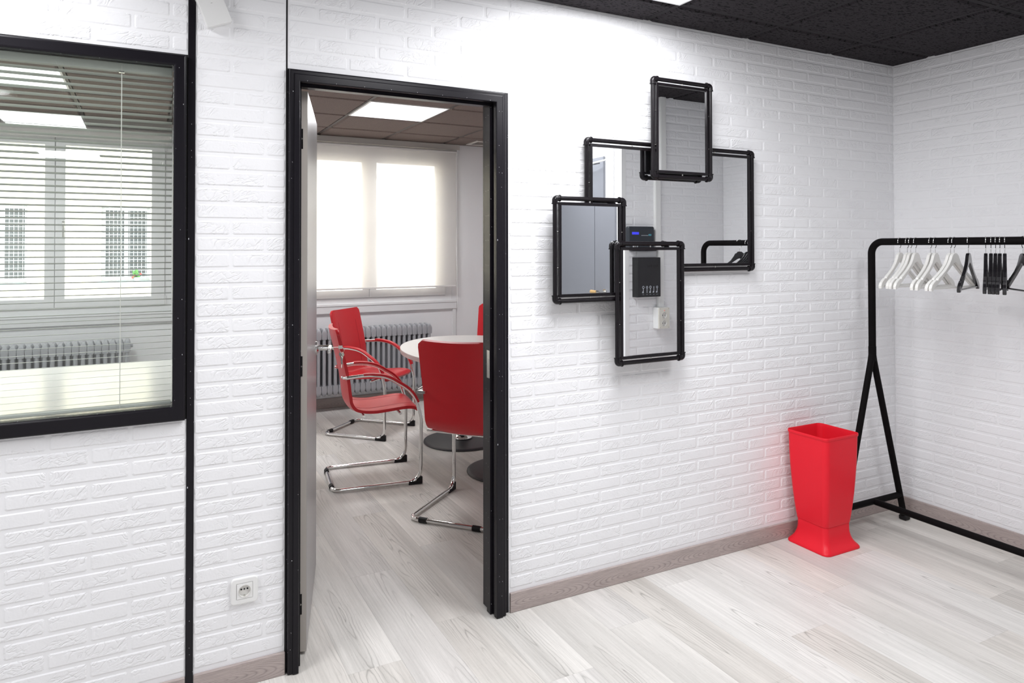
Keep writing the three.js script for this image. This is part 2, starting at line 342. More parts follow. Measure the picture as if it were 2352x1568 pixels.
// ================= BRICK WALLS =================
const brickCache = {};
function brickGeo(w, h, variant, ox, oy) {
  const c = 0.004, b = 0.0042, d = 0.0018;
  const oct = (i) => { const x0 = i, x1 = w - i, y0 = i, y1 = h - i, k = Math.min(c, (w - 2 * i) * 0.3); return [[x0 + k, y0], [x1 - k, y0], [x1, y0 + k], [x1, y1 - k], [x1 - k, y1], [x0 + k, y1], [x0, y1 - k], [x0, y0 + k]]; };
  const A = oct(0), B = oct(Math.min(b, w * 0.2)), pos = [], uv = [];
  const put = (p, z) => { pos.push(p[0], p[1], z); uv.push((p[0] + ox) / 0.8, (p[1] + oy) / 0.8); };
  for (let i = 0; i < 8; i++) { const j = (i + 1) % 8; put(A[i], 0); put(A[j], 0); put(B[j], d); put(A[i], 0); put(B[j], d); put(B[i], d); }
  for (let i = 1; i < 7; i++) { put(B[0], d); put(B[i], d); put(B[i + 1], d); }
  const g = new THREE.BufferGeometry(); g.setAttribute('position', new THREE.Float32BufferAttribute(pos, 3)); g.setAttribute('uv', new THREE.Float32BufferAttribute(uv, 2)); g.computeVertexNormals(); return g;
}
// rects: areas [s0, s1, y0, y1] in the wall's own plane that carry bricks; phase: where a joint of the even rows lies
function bricks(group, rects, phase, seen, most = 300) {
  const list = [];
  for (const [s0, s1, y0, y1] of rects) {
    for (let k = Math.floor((y0 - ROW0) / ROW); ROW0 + k * ROW < y1; k++) {
      const ya = Math.max(y0, ROW0 + k * ROW + JOINT / 2), yb = Math.min(y1, ROW0 + (k + 1) * ROW - JOINT / 2);
      if (yb - ya < 0.006) continue;
      const ph = phase + ((k % 2 + 2) % 2 ? BL / 2 : 0);
      for (let i = Math.floor((s0 - ph) / BL); ph + i * BL < s1; i++) {
        const sa = Math.max(s0, ph + i * BL + JOINT / 2), sb = Math.min(s1, ph + (i + 1) * BL - JOINT / 2);
        if (sb - sa < 0.01) continue;
        list.push([sa, ya, sb - sa, yb - ya]);
      }
    }
  }
  if (seen) list.sort((a, b) => seen(a[0] + a[2] / 2, a[1]) - seen(b[0] + b[2] / 2, b[1]));
  const rest = [];
  list.forEach(([s, y, w, h], n) => {
    const v = Math.floor(rnd() * 14), key = w.toFixed(4) + '_' + h.toFixed(4) + '_' + v;
    const g = brickCache[key] ??= brickGeo(w, h, v, (v * 0.173) % 0.8, (v * 0.291) % 0.8);
    if (n < most) { const m = part('brick', g, M.paper, group); m.position.set(s, y, 0); } else { const q = g.clone(); q.translate(s, y, 0); rest.push(q); }
  });
  if (rest.length) { const m = part('distant_bricks', mergeGeometries(rest), M.paper, group); m.userData.kind = 'stuff'; }
}
// wall with the mirrors and the doorway (x right, z towards the room)
const DX0 = 0.4345, DX1 = 1.29, DTOP = 2.068, WX0 = -1.09, WX1 = 0.119, WY0 = 0.898, WY1 = 2.069, PX0 = 0.124, PX1 = 0.147;
{
  const w = struct('wall_mirror', 'white embossed brick wall carrying the black pipe mirrors, beside the doorway', 'wall');
  part('backing', [box(DX1, XR + 0.1, 0, H + 0.05, -PT, 0), box(DX0, DX1, DTOP, H + 0.05, -PT, 0)], M.paperFlat, w);
  bricks(w, [[DX1 + 0.004, XR, 0.078, H], [DX0 + 0.006, DX1 + 0.004, DTOP + 0.004, H]], 2.811, (x, y) => Math.hypot(x, 2.5, (y - 1.3)), 300);
  const p = struct('wall_pillar', 'narrow white embossed brick panel between the black post and the door frame', 'wall');
  part('backing', box(PX1, DX0 - 0.004, 0, H + 0.05, -PT, 0), M.paperFlat, p);
  bricks(p, [[PX1 + 0.001, DX0 - 0.006, 0.078, H]], 0.148);
  const l = struct('wall_window', 'white embossed brick wall below and above the blind window', 'wall');
  part('backing', [box(-2.7, PX0, 0, WY0, -PT, 0), box(-2.7, PX0, WY1, H + 0.05, -PT, 0), box(-2.7, WX0 - 0.005, WY0, WY1, -PT, 0)], M.paperFlat, l);
  bricks(l, [[-1.25, PX0 - 0.001, 0.078, WY0 - 0.004], [-1.25, PX0 - 0.001, WY1 + 0.008, H]], 0.0745);
  const r = struct('wall_right', 'white embossed brick wall behind the clothes rack', 'wall');
  r.position.set(XR, 0, 0); r.rotation.y = -Math.PI / 2; // local x = world z
  part('backing', box(-PT, ZA + 0.1, 0, H + 0.05, -0.1, 0), M.paperFlat, r);
  bricks(r, [[0.003, ZA, 0.078, H]], 0.105, (s) => Math.abs(s - 0.3), 300);
  const a = struct('wall_alcove', 'white embossed brick wall with the key box, seen in the mirrors', 'wall');
  a.position.set(XR, 0, ZA); a.rotation.y = Math.PI; // local x = XR - world x
  part('backing', box(-0.1, XR - XC - 0.1, 0, H + 0.05, -0.1, 0), M.paperFlat, a);
  bricks(a, [[0.003, XR - XC - 0.002, 0.078, H]], 0.05, null, 300);
}
// plain walls
part('backing', box(XC, XC + 0.1, 0, H + 0.05, ZA + 0.001, 7.6), M.plaster, struct('wall_corridor', 'smooth white wall with the grey door, seen in the mirrors', 'wall'));
part('backing', box(-2.7, 2.9, 0, H + 0.05, 7.6, 7.7), M.plaster, struct('wall_back', 'plain white wall behind the camera', 'wall'));
part('backing', box(-2.7, -2.6, 0, H + 0.05, 0, 7.6), M.plaster, struct('wall_left', 'plain white side wall of the front room', 'wall'));
part('backing', box(-1.8, -1.7, 0, H + 0.1, F, -PT), M.plaster, struct('wall_meeting_left', 'plain white side wall of the meeting room by the desk', 'wall'));
part('backing', box(3.6, 3.7, 0, H + 0.1, F, -PT), M.plaster, struct('wall_meeting_right', 'plain white side wall of the meeting room by the table', 'wall'));

// corner bead of the corridor wall
part('strip', [box(XC - 0.008, XC, 0, H, ZA + 0.085, ZA + 0.105), box(XC - 0.004, XC + 0.03, 0, H, ZA - 0.004, ZA)], M.whiteMetal, struct('trim_5', 'white corner strip beside the grey door', 'trim'));

// ================= BASEBOARDS =================
{
  const bb = (name, label, geo) => part('board', boxUV(geo, 1 / 1.2, 1 / 0.08), M.baseboard, struct(name, label, 'baseboard'));
  bb('baseboard_mirror', 'grey wood baseboard under the mirror wall', rbox(DX1 + 0.003, XR - 0.0125, 0, 0.077, 0.0002, 0.012, 0.003));
  bb('baseboard_pillar', 'short grey wood baseboard between post and door frame', rbox(PX1 + 0.001, DX0 - 0.003, 0, 0.077, 0.0002, 0.012, 0.003));
  bb('baseboard_window', 'grey wood baseboard under the blind window wall', rbox(-2.6, PX0 - 0.001, 0, 0.077, 0.0002, 0.012, 0.003));
  bb('baseboard_right', 'grey wood baseboard behind the clothes rack', rbox(XR - 0.012, XR - 0.0002, 0, 0.077, 0.0, ZA - 0.0125, 0.003));
  bb('baseboard_alcove', 'grey wood baseboard under the key box wall', rbox(XC, XR - 0.0002, 0, 0.077, ZA - 0.012, ZA - 0.0002, 0.003));
  bb('baseboard_far', 'grey-brown baseboard below the radiators', rbox(-1.7, 3.6, 0, 0.09, F + 0.0002, F + 0.012, 0.003));
}

// ================= POST AND STRIPS =================
part('post', boxUV(rbox(PX0, PX1, 0, H + 0.02, -PT, 0.004, 0.0015)), M.blackPaint, struct('trim_1', 'slim black floor-to-ceiling post beside the blind window', 'trim'));
part('strip', box(DX0 - 0.004, DX0 + 0.0015, 0, H + 0.02, -PT, 0.001), M.blackGap, struct('trim_2', 'thin black vertical joint running up from the door frame', 'trim'));

// ================= DOOR FRAME =================
{
  const t = struct('trim_3', 'black steel door frame around the open doorway', 'door frame');
  const i0 = 0.474, i1 = 1.224, ot = 2.064, it = 2.021, o0 = DX0 + 0.003, o1 = 1.269;
  const U = (a0, a1, at, b0, b1, bt) => poly([[a0, 0.002], [b0, 0.002], [b0, bt], [b1, bt], [b1, 0.002], [a1, 0.002], [a1, at], [a0, at]]);
  const g = extrude(U(o0, o1, ot, i0, i1, it), 0.012, 0.006, 3); g.translate(0, 0, 0.006);
  part('architrave', g, M.blackPaint, t);
  const g2 = extrude(U(o0 + 0.016, o1 - 0.016, ot - 0.016, i0 - 0.0005, i1 + 0.0005, it - 0.0005), 0.006, 0.003, 2); g2.translate(0, 0, 0.02);
  part('moulding', g2, M.blackPaint, t);
  const l = extrude(U(DX0 + 0.002, DX1 - 0.001, DTOP - 0.001, i0 + 0.002, i1 + 0.004, it + 0.003), PT + 0.004); l.translate(0, 0, -PT - 0.002);
  part('lining', l, M.blackPaint, t);
  const s = extrude(U(i0 + 0.003, i1 + 0.002, it + 0.002, i0 + 0.012, i1 - 0.008, it - 0.009), 0.03); s.translate(0, 0, -0.045);
  part('door_stop', s, M.blackPaint, t);
  part('strike_plate', [rbox(i1 - 0.0095, i1 - 0.007, 0.93, 1.04, -0.042, -0.018, 0.001), box(i1 - 0.0105, i1 - 0.009, 0.965, 1.005, -0.036, -0.024)], M.nickel, t);
  const f2 = extrude(U(DX0 - 0.01, DX1 + 0.01, DTOP + 0.012, i0 + 0.002, i1 + 0.004, it + 0.003), 0.012, 0.003, 1); f2.translate(0, 0, -PT - 0.015);
  part('rear_architrave', f2, M.blackPaint, t);
}

// ================= DOOR LEAF =================
{
  const d = struct('door_1', 'open satin grey door leaf with chrome lever and pale edge', 'door');
  d.position.set(0.52, 0, -0.079); d.rotation.y = Math.atan2(0.687, 0.179); // local x along the leaf, local z = room-side face normal
  const L = 0.71, T = 0.036, y0 = 0.012, y1 = 2.012;
  part('leaf', box(0.0012, L, y0, y1, -T + 0.001, 0), M.doorSteel, d).position.z = -0;
  part('edge_band', box(-0.0006, 0.0012, y0, y1, -T + 0.001, -0.0006), M.doorEdge, d);
  for (const y of [0.18, 1.025, 1.84]) {
    const h = part('hinge', [rbox(-0.003, -0.0004, y - 0.036, y + 0.036, -T + 0.004, -T + 0.0205, 0.0008)], M.blackPlastic, d);
    part('screw', cyl(0.003, 0.002, [-0.0035, y, -T + 0.0165], 'x', 0.003, 10), M.nickel, h);
  }
  const hx = L - 0.06, hy = 1.0;
  for (const s of [1]) {
    const z0 = 0, lever = part('lever_handle', [
      cyl(0.012, 0.05, [hx, hy, z0 + 0.034], 'z'), rbox(hx - 0.115, hx + 0.012, hy - 0.011, hy + 0.011, z0 + 0.052, z0 + 0.07, 0.006, 3)], M.chrome, d);
    part('rosette', [cyl(0.03, 0.006, [hx, hy, z0 + 0.003], 'z'), cyl(0.03, 0.006, [hx, hy, z0 + 0.009], 'z', 0.018)], M.chrome, lever);
    part('lock_cylinder', cyl(0.009, 0.006, [hx, hy, z0 + 0.073], 'z'), M.nickel, lever);
  }
  d.updateMatrixWorld(true);
  const k = thing('key_bunch', 'bunch of small silver keys hanging from the door lever', 'keys');
  const at = d.localToWorld(V(hx, hy, 0.077)); k.position.copy(at); k.rotation.y = d.rotation.y;
  const key = (len) => extrude((() => { const s = new THREE.Shape(); s.absellipse(0, 0, 0.0075, 0.009, 0, Math.PI * 2); return s; })(), 0.0016, 0.0004, 1, 12);
  const blade = (g, ang, off) => { const b = box(-0.003, 0.003, -0.045, -0.008, 0, 0.0018), t1 = box(0.003, 0.0055, -0.04, -0.034, 0, 0.0018), t2 = box(0.003, 0.005, -0.03, -0.025, 0, 0.0018); return [g, b, t1, t2].map((q) => { q.rotateZ(ang); q.translate(...off); return q; }); };
  const inserted = [box(-0.003, 0.003, -0.001, 0.001, 0, 0.022), rbox(-0.0011, 0.0011, -0.0075, 0.0075, 0.021, 0.039, 0.001)];
  part('key', inserted, M.nickel, k);
  const loop = Array.from({ length: 24 }, (_, i) => V(0, -0.012 + 0.011 * Math.cos(i / 12 * Math.PI), 0.036 + 0.011 * Math.sin(i / 12 * Math.PI)));
  part('key_ring', tube(loop, 0.0008, 8, true, V(1, 0, 0)), M.nickel, k);
  for (const [a, o, r] of [[0.15, [0.002, -0.034, 0.04], 0.9], [-0.2, [-0.003, -0.032, 0.03], 1.3], [0.05, [0.004, -0.05, 0.036], 0.4]]) {
    const gs = blade(key(), a, [0, 0, 0]); gs.forEach((q) => { q.rotateY(r); q.translate(...o); }); part('key', gs, M.nickel, k);
  }
}

// ================= BLIND WINDOW (interior, double pane with blind between) =================
{
  const w = struct('window_1', 'black framed interior window with double glazing beside the pillar', 'window');
  const fr = rectHole(rectShape(WX0, WX1, WY0, WY1), WX0 + 0.038, WX1 - 0.037, WY0 + 0.047, WY1 - 0.038);
  const g = extrude(fr, 0.014, 0.007, 3); g.translate(0, 0, 0.002); part('frame', g, M.blackPaint, w);
  const st = rectHole(rectShape(WX0 + 0.02, WX1 - 0.020, WY0 + 0.024, WY1 - 0.02), WX0 + 0.0375, WX1 - 0.0365, WY0 + 0.0465, WY1 - 0.0375);
  const g2 = extrude(st, 0.005, 0.0025, 2); g2.translate(0, 0, 0.014); part('glazing_bead', g2, M.blackPaint, w);
  const ln = rectHole(rectShape(WX0, WX1, WY0, WY1), WX0 + 0.034, WX1 - 0.033, WY0 + 0.043, WY1 - 0.034);
  const g3 = extrude(ln, PT + 0.002); g3.translate(0, 0, -PT); part('lining', g3, M.blackPaint, w);
  part('pane', box(WX0 + 0.035, WX1 - 0.034, WY0 + 0.044, WY1 - 0.035, 0.0, 0.0004), M.glass, w);
  part('pane', box(WX0 + 0.035, WX1 - 0.034, WY0 + 0.044, WY1 - 0.035, -0.0805, -0.0801), M.glass, w);
  part('joint', rectToGaps(), M.blackGap, w);
  function rectToGaps() { return [box(WX0 - 0.005, PX0, WY1, WY1 + 0.006, -0.02, 0.0005), box(WX0 - 0.005, WX0, WY0, WY1, -0.02, 0.0005), box(WX1, PX0, WY0, WY1, -0.02, 0.0005)]; }
  const b = thing('venetian_blind', 'pale grey-green slatted blind hanging between the panes of the black window', 'blind');
  b.position.set(0, 0, -0.04);
  const x0 = WX0 + 0.042, x1 = WX1 - 0.039, top = WY1 - 0.036;
  part('head_rail', rbox(x0, x1, top - 0.026, top, -0.013, 0.013, 0.002), M.slat, b);
  const sw = 0.0125, sec = []; for (let i = 0; i <= 6; i++) { const t = -1 + i / 3; sec.push([0.0012 * (1 - t * t), t * sw]); } for (let i = 6; i >= 0; i--) { const t = -1 + i / 3; sec.push([0.0012 * (1 - t * t) - 0.0003, t * sw]); }
  const slat = sweep([V(x0, 0, 0), V(x1, 0, 0)], sec, V(0, 1, 0)); slat.rotateX(-THREE.MathUtils.degToRad(9));
  for (let i = 0; top - 0.04 - i * 0.0197 > WY0 + 0.065; i++) { const s = part('slat', slat, M.slat, b); s.position.y = top - 0.04 - i * 0.0197; }
  part('bottom_rail', rbox(x0, x1, WY0 + 0.048, WY0 + 0.058, -0.011, 0.011, 0.002), M.slat, b);
  for (const x of [-0.064, -0.9]) {
    part('ladder_cord', [box(x - 0.0011, x + 0.0011, WY0 + 0.05, top - 0.01, 0.0128, 0.0144), box(x - 0.0006, x + 0.0006, WY0 + 0.05, top - 0.01, -0.0144, -0.0128)], M.cord, b);
    part('cord_lock', rbox(x - 0.008, x + 0.008, top - 0.031, top - 0.026, 0.002, 0.0145, 0.001), M.nickel, b);
  }
}

// ================= SOCKET ON THE PILLAR =================
function schuko(parent, cx, cy, z, r, holes) { // recessed round socket
  const ringPts = [[r * 0.9, -0.008], [r * 0.93, 0], [r, 0.0012], [r * 1.04, 0]].map(([a, b]) => new THREE.Vector2(a, b));
  const rim = new THREE.LatheGeometry(ringPts, 32); rim.rotateX(Math.PI / 2); rim.translate(cx, cy, z);
  const cup = part('socket_cup', [rim, cyl(r * 0.92, 0.001, [cx, cy, z - 0.0078], 'z')], M.socketGrey, parent);
  part('hole', holes.map(([a, b, q]) => cyl(q, 0.0012, [cx + a, cy + b, z - 0.0069], 'z', q, 14)), M.darkHole, cup);
  part('earth_clip', box(cx - 0.0025, cx + 0.0025, cy - r * 0.95, cy - r * 0.72, z - 0.007, z - 0.0005), M.nickel, cup);
  part('earth_clip', box(cx - 0.0025, cx + 0.0025, cy + r * 0.8, cy + r * 0.95, z - 0.007, z - 0.002), M.nickel, cup);
}
{
  const t = thing('wall_socket', 'white power socket low on the brick pillar panel', 'socket');
  t.position.set(0.3015, 0.3125, 0.0028);
  const hole = (s, w) => { const h = new THREE.Path(); h.absarc(0, 0, w, 0, Math.PI * 2, true); s.holes.push(h); return s; };
  const s = roundRect(0.084, 0.084, 0.012); const h = new THREE.Path(); const q = 0.0245; h.moveTo(-q, -q); h.lineTo(-q, q); h.lineTo(q, q); h.lineTo(q, -q); h.closePath(); s.holes.push(h);
  // cushion-shaped cover: bulges at mid-edges
  const g = extrude(s, 0.004, 0.004, 4); const p = g.attributes.position;
  for (let i = 0; i < p.count; i++) { const x = p.getX(i), y = p.getY(i), e = Math.max(Math.abs(x), Math.abs(y)); if (e > 0.03) { const k = 1 + 0.045 * Math.cos(Math.min(1, Math.min(Math.abs(x), Math.abs(y)) / 0.042) * Math.PI / 2); p.setX(i, x * k); p.setY(i, y * k); } }
  g.computeVertexNormals(); part('cover', g, M.plastic, t);
  part('insert', extrude(hole(roundRect(0.0487, 0.0487, 0.001), 0.0195), 0.0085, 0.0004, 1, 32), M.plastic, t);
  schuko(t, 0, 0, 0.009, 0.0195, [[-0.0095, 0.004, 0.0028], [0.0095, 0.004, 0.0028], [0, 0.004, 0.0026]]);
}

// ================= ALARM BOX =================
{
  const t = thing('alarm_box', 'tilted white plastic alarm box high on the brick pillar', 'alarm box');
  t.position.set(0.191, 2.245, 0.0026);
  t.rotation.z = Math.atan2(2.2 - 2.17, 0.249 - 0.176);
  const s = extrude(roundRect(0.079, 0.140, 0.004), 0.016, 0.002, 2); part('base', s, M.plastic, t);
  const c = extrude(roundRect(0.081, 0.142, 0.005), 0.012, 0.002, 2); c.translate(0, 0, 0.017); part('cover', c, M.plastic, t);
  part('screw_recess', new THREE.TorusGeometry(0.009, 0.0008, 8, 28).translate(0, 0, 0.029), M.plastic, t);
  part('screw', [cyl(0.0032, 0.002, [0, 0, 0.0295], 'z', 0.0028, 14), box(-0.0026, 0.0026, -0.0004, 0.0004, 0.0295, 0.0312)], M.nickel, t);
}

// ================= PIPE MIRRORS =================
function pipeMirror(label, x0, x1, y0, y1, z, yaw) {
  const t = thing('pipe_mirror', label, 'mirror', 'black pipe-framed mirrors hung overlapping on the brick wall');
  const cx = (x0 + x1) / 2, cy = (y0 + y1) / 2, w = (x1 - x0) / 2, h = (y1 - y0) / 2, r = 0.0092;
  t.position.set(cx, cy, z); t.rotation.y = yaw ?? 0;
  const e = 0.017;
  part('pipe', cyl(r, 2 * w - 2 * e, [0, h, 0], 'x'), M.pipe, t); part('pipe', cyl(r, 2 * w - 2 * e, [0, -h, 0], 'x'), M.pipe, t);
  part('pipe', cyl(r, 2 * h - 2 * e, [-w, 0, 0], 'y'), M.pipe, t); part('pipe', cyl(r, 2 * h - 2 * e, [w, 0, 0], 'y'), M.pipe, t);
  for (const sx of [-1, 1]) for (const sy of [-1, 1]) {
    const pts = roundPath([V(sx * w, sy * (h - 0.021), 0), V(sx * w, sy * h, 0), V(sx * (w - 0.021), sy * h, 0)], 0.0185, false, 10);
    const el = part('elbow', tube(pts, 0.0122, 18), M.pipe, t);
    part('collar', [cyl(0.0142, 0.004, [sx * w, sy * (h - 0.0225), 0], 'y'), cyl(0.0142, 0.004, [sx * (w - 0.0225), sy * h, 0], 'x')], M.pipe, el);
  }
  const g0 = 0.0155, bar = 0.0125; // inner frame set off from the pipes
  const s = rectHole(rectShape(-w + g0, w - g0, -h + g0, h - g0), -w + g0 + bar, w - g0 - bar, -h + g0 + bar, h - g0 - bar);
  const f = extrude(s, 0.012, 0.0012, 1); f.translate(0, 0, -0.006); part('inner_frame', f, M.pipe, t);
  part('mirror_glass', box(-w + g0 + bar - 0.002, w - g0 - bar + 0.002, -h + g0 + bar - 0.002, h - g0 - bar + 0.002, -0.004, 0.001), M.mirror, t);
  part('backing', box(-w + g0 + 0.001, w - g0 - 0.001, -h + g0 + 0.001, h - g0 - 0.001, -0.0075, -0.004), M.blackPlastic, t);
  const nx = w > 0.3 ? [-0.5, 0, 0.5] : [0], ny = [-0.35, 0.35];
  for (const k of nx) for (const sy of [-1, 1]) part('spacer', cyl(0.003, 0.014, [k * w, sy * (h - 0.013), 0], 'y', 0.003, 10), M.nickel, t);
  for (const k of ny) for (const sx of [-1, 1]) part('spacer', cyl(0.003, 0.014, [sx * (w - 0.013), k * h, 0], 'x', 0.003, 10), M.nickel, t);
  const zb = z - 0.0026;
  for (const sx of [-1, 1]) part('standoff', cyl(0.005, zb - 0.002, [sx * w * 0.6, h - 0.02, -zb / 2 - 0.001], 'z', 0.005, 12), M.pipe, t);
  return t;
}
pipeMirror('large landscape pipe mirror behind three smaller mirrors', 1.643, 2.596, 1.346, 1.902, 0.032);
pipeMirror('small pipe mirror hung highest, overlapping the top of the large mirror', 1.964, 2.296, 1.759, 2.187, 0.07, 0.0035);
pipeMirror('small pipe mirror over the lower left corner of the large mirror, reflecting the grey door', 1.4665, 1.805, 1.231, 1.648, 0.07, -0.0085);
pipeMirror('tall pipe mirror hung lowest, reflecting the key box', 1.756, 2.1125, 0.9615, 1.4645, 0.088, 0.0150);

// ================= CLOTHES RACK =================
const RX = 3.335, RY = 1.475, RZ0 = 0.135, RZ1 = 1.175, RR = 0.0178;
{
  const t = thing('clothes_rack', 'black tubular clothes rack with A-shaped ends in the alcove', 'clothes rack');
  t.position.set(RX, 0, 0);
  part('rail', tube(roundPath([V(0, 0.86, RZ0), V(0, RY, RZ0), V(0, RY, RZ1), V(0, 0.86, RZ1)], 0.062, false, 12), RR, 20, false, V(1, 0, 0)), M.rack, t);
  for (const z of [RZ0, RZ1]) {
    part('sleeve', [cyl(RR + 0.0012, 0.06, [0, 0.905, z], 'y', RR + 0.0012, 20)], M.rack, t);
    for (const s of [-1, 1]) {
      const pts = roundPath([V(0, 0.92, z), V(s * 0.012, 0.86, z), V(s * 0.25, 0.012, z)], 0.15, false, 6);
      const leg = part('leg', tube(pts, 0.0158, 16, false, V(0, 0, 1)), M.rack, t);
      part('foot', rbox(s * 0.252 - 0.021, s * 0.252 + 0.021, 0.0005, 0.026, z - 0.021, z + 0.021, 0.007, 3), M.blackPlastic, leg);
    }
    part('crossbar', cyl(0.0155, 0.43, [0, 0.138, z], 'x', 0.0155, 18), M.rack, t);
  }
  part('lower_bar', cyl(0.0155, RZ1 - RZ0, [0, 0.138, (RZ0 + RZ1) / 2], 'z', 0.0155, 18), M.rack, t);
}
// hangers
function makeHanger(label, mat, group, size) {
  const t = thing('coat_hanger', label, 'hanger', group);
  const k = size / 0.205;
  const R = [[0, 0], [0.014, -0.002], [0.026, -0.012], [0.036, -0.030], [0.052, -0.052], [0.082, -0.078], [0.118, -0.101], [0.145, -0.116], [0.149, -0.123], [0.156, -0.124], [0.160, -0.122], [0.178, -0.131], [0.196, -0.144], [0.205, -0.160], [0.203, -0.172], [0.188, -0.172], [0.168, -0.155], [0.13, -0.130], [0.085, -0.100], [0.045, -0.071], [0.012, -0.048], [0, -0.044]].map(([a, b]) => [a * k, b]);
  const pts = [...R, ...R.slice(1, -1).reverse().map(([a, b]) => [-a, b])].reverse();
  const g = extrude(poly(pts), 0.009, 0.0025, 2); g.translate(0, 0, -0.0045);
  part('arms', g, mat, t);
  part('trouser_bar', cyl(0.0045, 0.37 * k, [0, -0.161, 0], 'x', 0.0045, 12), mat, t);
  const dy = RY - 1.421; // rail centre above the neck
  const hook = [V(0, -0.004, 0), V(0, 0.020, 0), V(0.012, dy - 0.0225, 0)];
  for (let i = 0; i <= 14; i++) { const a = THREE.MathUtils.degToRad(-52 + i * 17.5); hook.push(V(Math.cos(a) * 0.0202, dy + Math.sin(a) * 0.0202, 0)); }
  part('hook', tube(roundPath(hook.slice(0, 3), 0.006, false, 4).concat(hook.slice(3)), 0.0017, 10, false, V(0, 0, 1)), M.chrome, t);
  part('hook_tip', new THREE.SphereGeometry(0.0027, 10, 8).translate(hook.at(-1).x, hook.at(-1).y, 0), M.chrome, t);
  return t;
}
{
  const place = (o, z, deg) => { o.position.set(RX, 1.421, z); o.rotation.y = THREE.MathUtils.degToRad(deg); };
  const wl = 'white wooden coat hanger with trouser bar on the black rail', bl = 'black lacquered coat hanger with trouser bar on the rail';
  const white = [[0.290, 9], [0.330, 8], [0.347, 7.5], [0.372, 7], [0.447, 9], [0.469, 9.5], [0.541, 2.5], [0.558, 3]];
  const black = [[0.622, 19], [0.698, 27], [0.720, 26.5], [0.739, 25.5], [0.757, 25], [0.777, 27]];
  const w0 = makeHanger(wl, M.whiteLacquer, 'white hangers on the clothes rack', 0.205), b0 = makeHanger(bl, M.blackLacquer, 'black hangers on the clothes rack', 0.205);
  const ord = ['first', 'second', 'third', 'fourth', 'fifth', 'sixth', 'seventh', 'eighth', 'ninth', 'tenth', 'eleventh'];
  const name = (o, l) => { o.userData = { ...o.userData, label: l }; };
  white.forEach(([z, a], i) => { const o = i ? w0.clone() : w0; if (i) { o.name = numbered('coat_hanger'); scene.add(o); } place(o, z, a); name(o, 'white wooden coat hanger, ' + ord[i] + ' on the rail from the mirror wall'); });
  black.forEach(([z, a], i) => { const o = i ? b0.clone() : b0; if (i) { o.name = numbered('coat_hanger'); scene.add(o); } place(o, z, a); name(o, 'black lacquered coat hanger, ' + ord[i] + ' black one after the white hangers'); });
  let nb = black.length;
  for (const [z, a] of [[0.85, 46]]) { const o = b0.clone(); o.name = numbered('coat_hanger'); scene.add(o); place(o, z, a); name(o, 'black lacquered coat hanger, ' + ord[nb++] + ' black one after the white hangers'); }
}

// ================= RED BIN =================
{
  const t = thing('waste_bin', 'tall red square plastic bin with flared foot beside the clothes rack', 'bin');
  t.position.set(2.946, 0, 0.142);
  const loop = (w, d, r, n = 6) => { const o = []; for (const [sx, sz, a0] of [[1, 1, 0], [-1, 1, 90], [-1, -1, 180], [1, -1, 270]]) for (let i = 0; i <= n; i++) { const a = THREE.MathUtils.degToRad(a0 + 90 * i / n); o.push([sx * (w - r) + r * Math.cos(a), sz * (d - r) + r * Math.sin(a)]); } return o; };
  function loft(sections, closeBottom) { // [y, half width, half depth, corner radius]
    const pos = [], idx = [], m = 28; sections.forEach(([y, w, d, r]) => loop(w, d, r).forEach(([x, z]) => pos.push(x, y, z)));
    for (let s = 0; s < sections.length - 1; s++) for (let j = 0; j < m; j++) { const a = s * m + j, b = s * m + (j + 1) % m; idx.push(a, a + m, b, b, a + m, b + m); }
    if (closeBottom) { const c = pos.length / 3, s = (sections.length - 1) * m; pos.push(0, sections.at(-1)[0], 0); for (let j = 0; j < m; j++) idx.push(s + j, c, s + (j + 1) % m); }
    const g = new THREE.BufferGeometry(); g.setAttribute('position', new THREE.Float32BufferAttribute(pos, 3)); g.setIndex(idx); g.computeVertexNormals();
    g.setAttribute('uv', new THREE.Float32BufferAttribute(new Float32Array(pos.length / 3 * 2), 2)); return g;
  }
  // body: outside up, over the rim, inside down
  const out = [[0.1185, 0.0905, 0.0875, 0.024], [0.1185, 0.0925, 0.0895, 0.024], [0.155, 0.0975, 0.0945, 0.025], [0.2, 0.1025, 0.0995, 0.026], [0.26, 0.1080, 0.105, 0.027], [0.32, 0.1125, 0.1092, 0.028], [0.38, 0.1160, 0.1124, 0.028], [0.44, 0.1185, 0.1146, 0.028], [0.530, 0.1205, 0.1165, 0.028], [0.536, 0.1207, 0.1167, 0.026], [0.537, 0.1225, 0.1185, 0.026], [0.547, 0.123, 0.119, 0.026], [0.550, 0.1215, 0.1175, 0.025], [0.5495, 0.1195, 0.1155, 0.024], [0.53, 0.1175, 0.1135, 0.024], [0.32, 0.106, 0.102, 0.022], [0.15, 0.092, 0.089, 0.021], [0.09, 0.084, 0.081, 0.020]];
  part('body', loft(out, true), M.binRed, t);
  const foot = [[0.1172, 0.0885, 0.0855, 0.022], [0.1165, 0.0905, 0.0875, 0.023], [0.095, 0.0908, 0.0878, 0.024], [0.075, 0.0922, 0.089, 0.025], [0.055, 0.0965, 0.0935, 0.027], [0.038, 0.1035, 0.1, 0.029], [0.024, 0.1125, 0.109, 0.031], [0.014, 0.1215, 0.1175, 0.031], [0.008, 0.1255, 0.1215, 0.031], [0.003, 0.126, 0.122, 0.031], [0.0, 0.1245, 0.1205, 0.031]].reverse();
  part('foot', loft(foot, false), M.binRed, t);
}

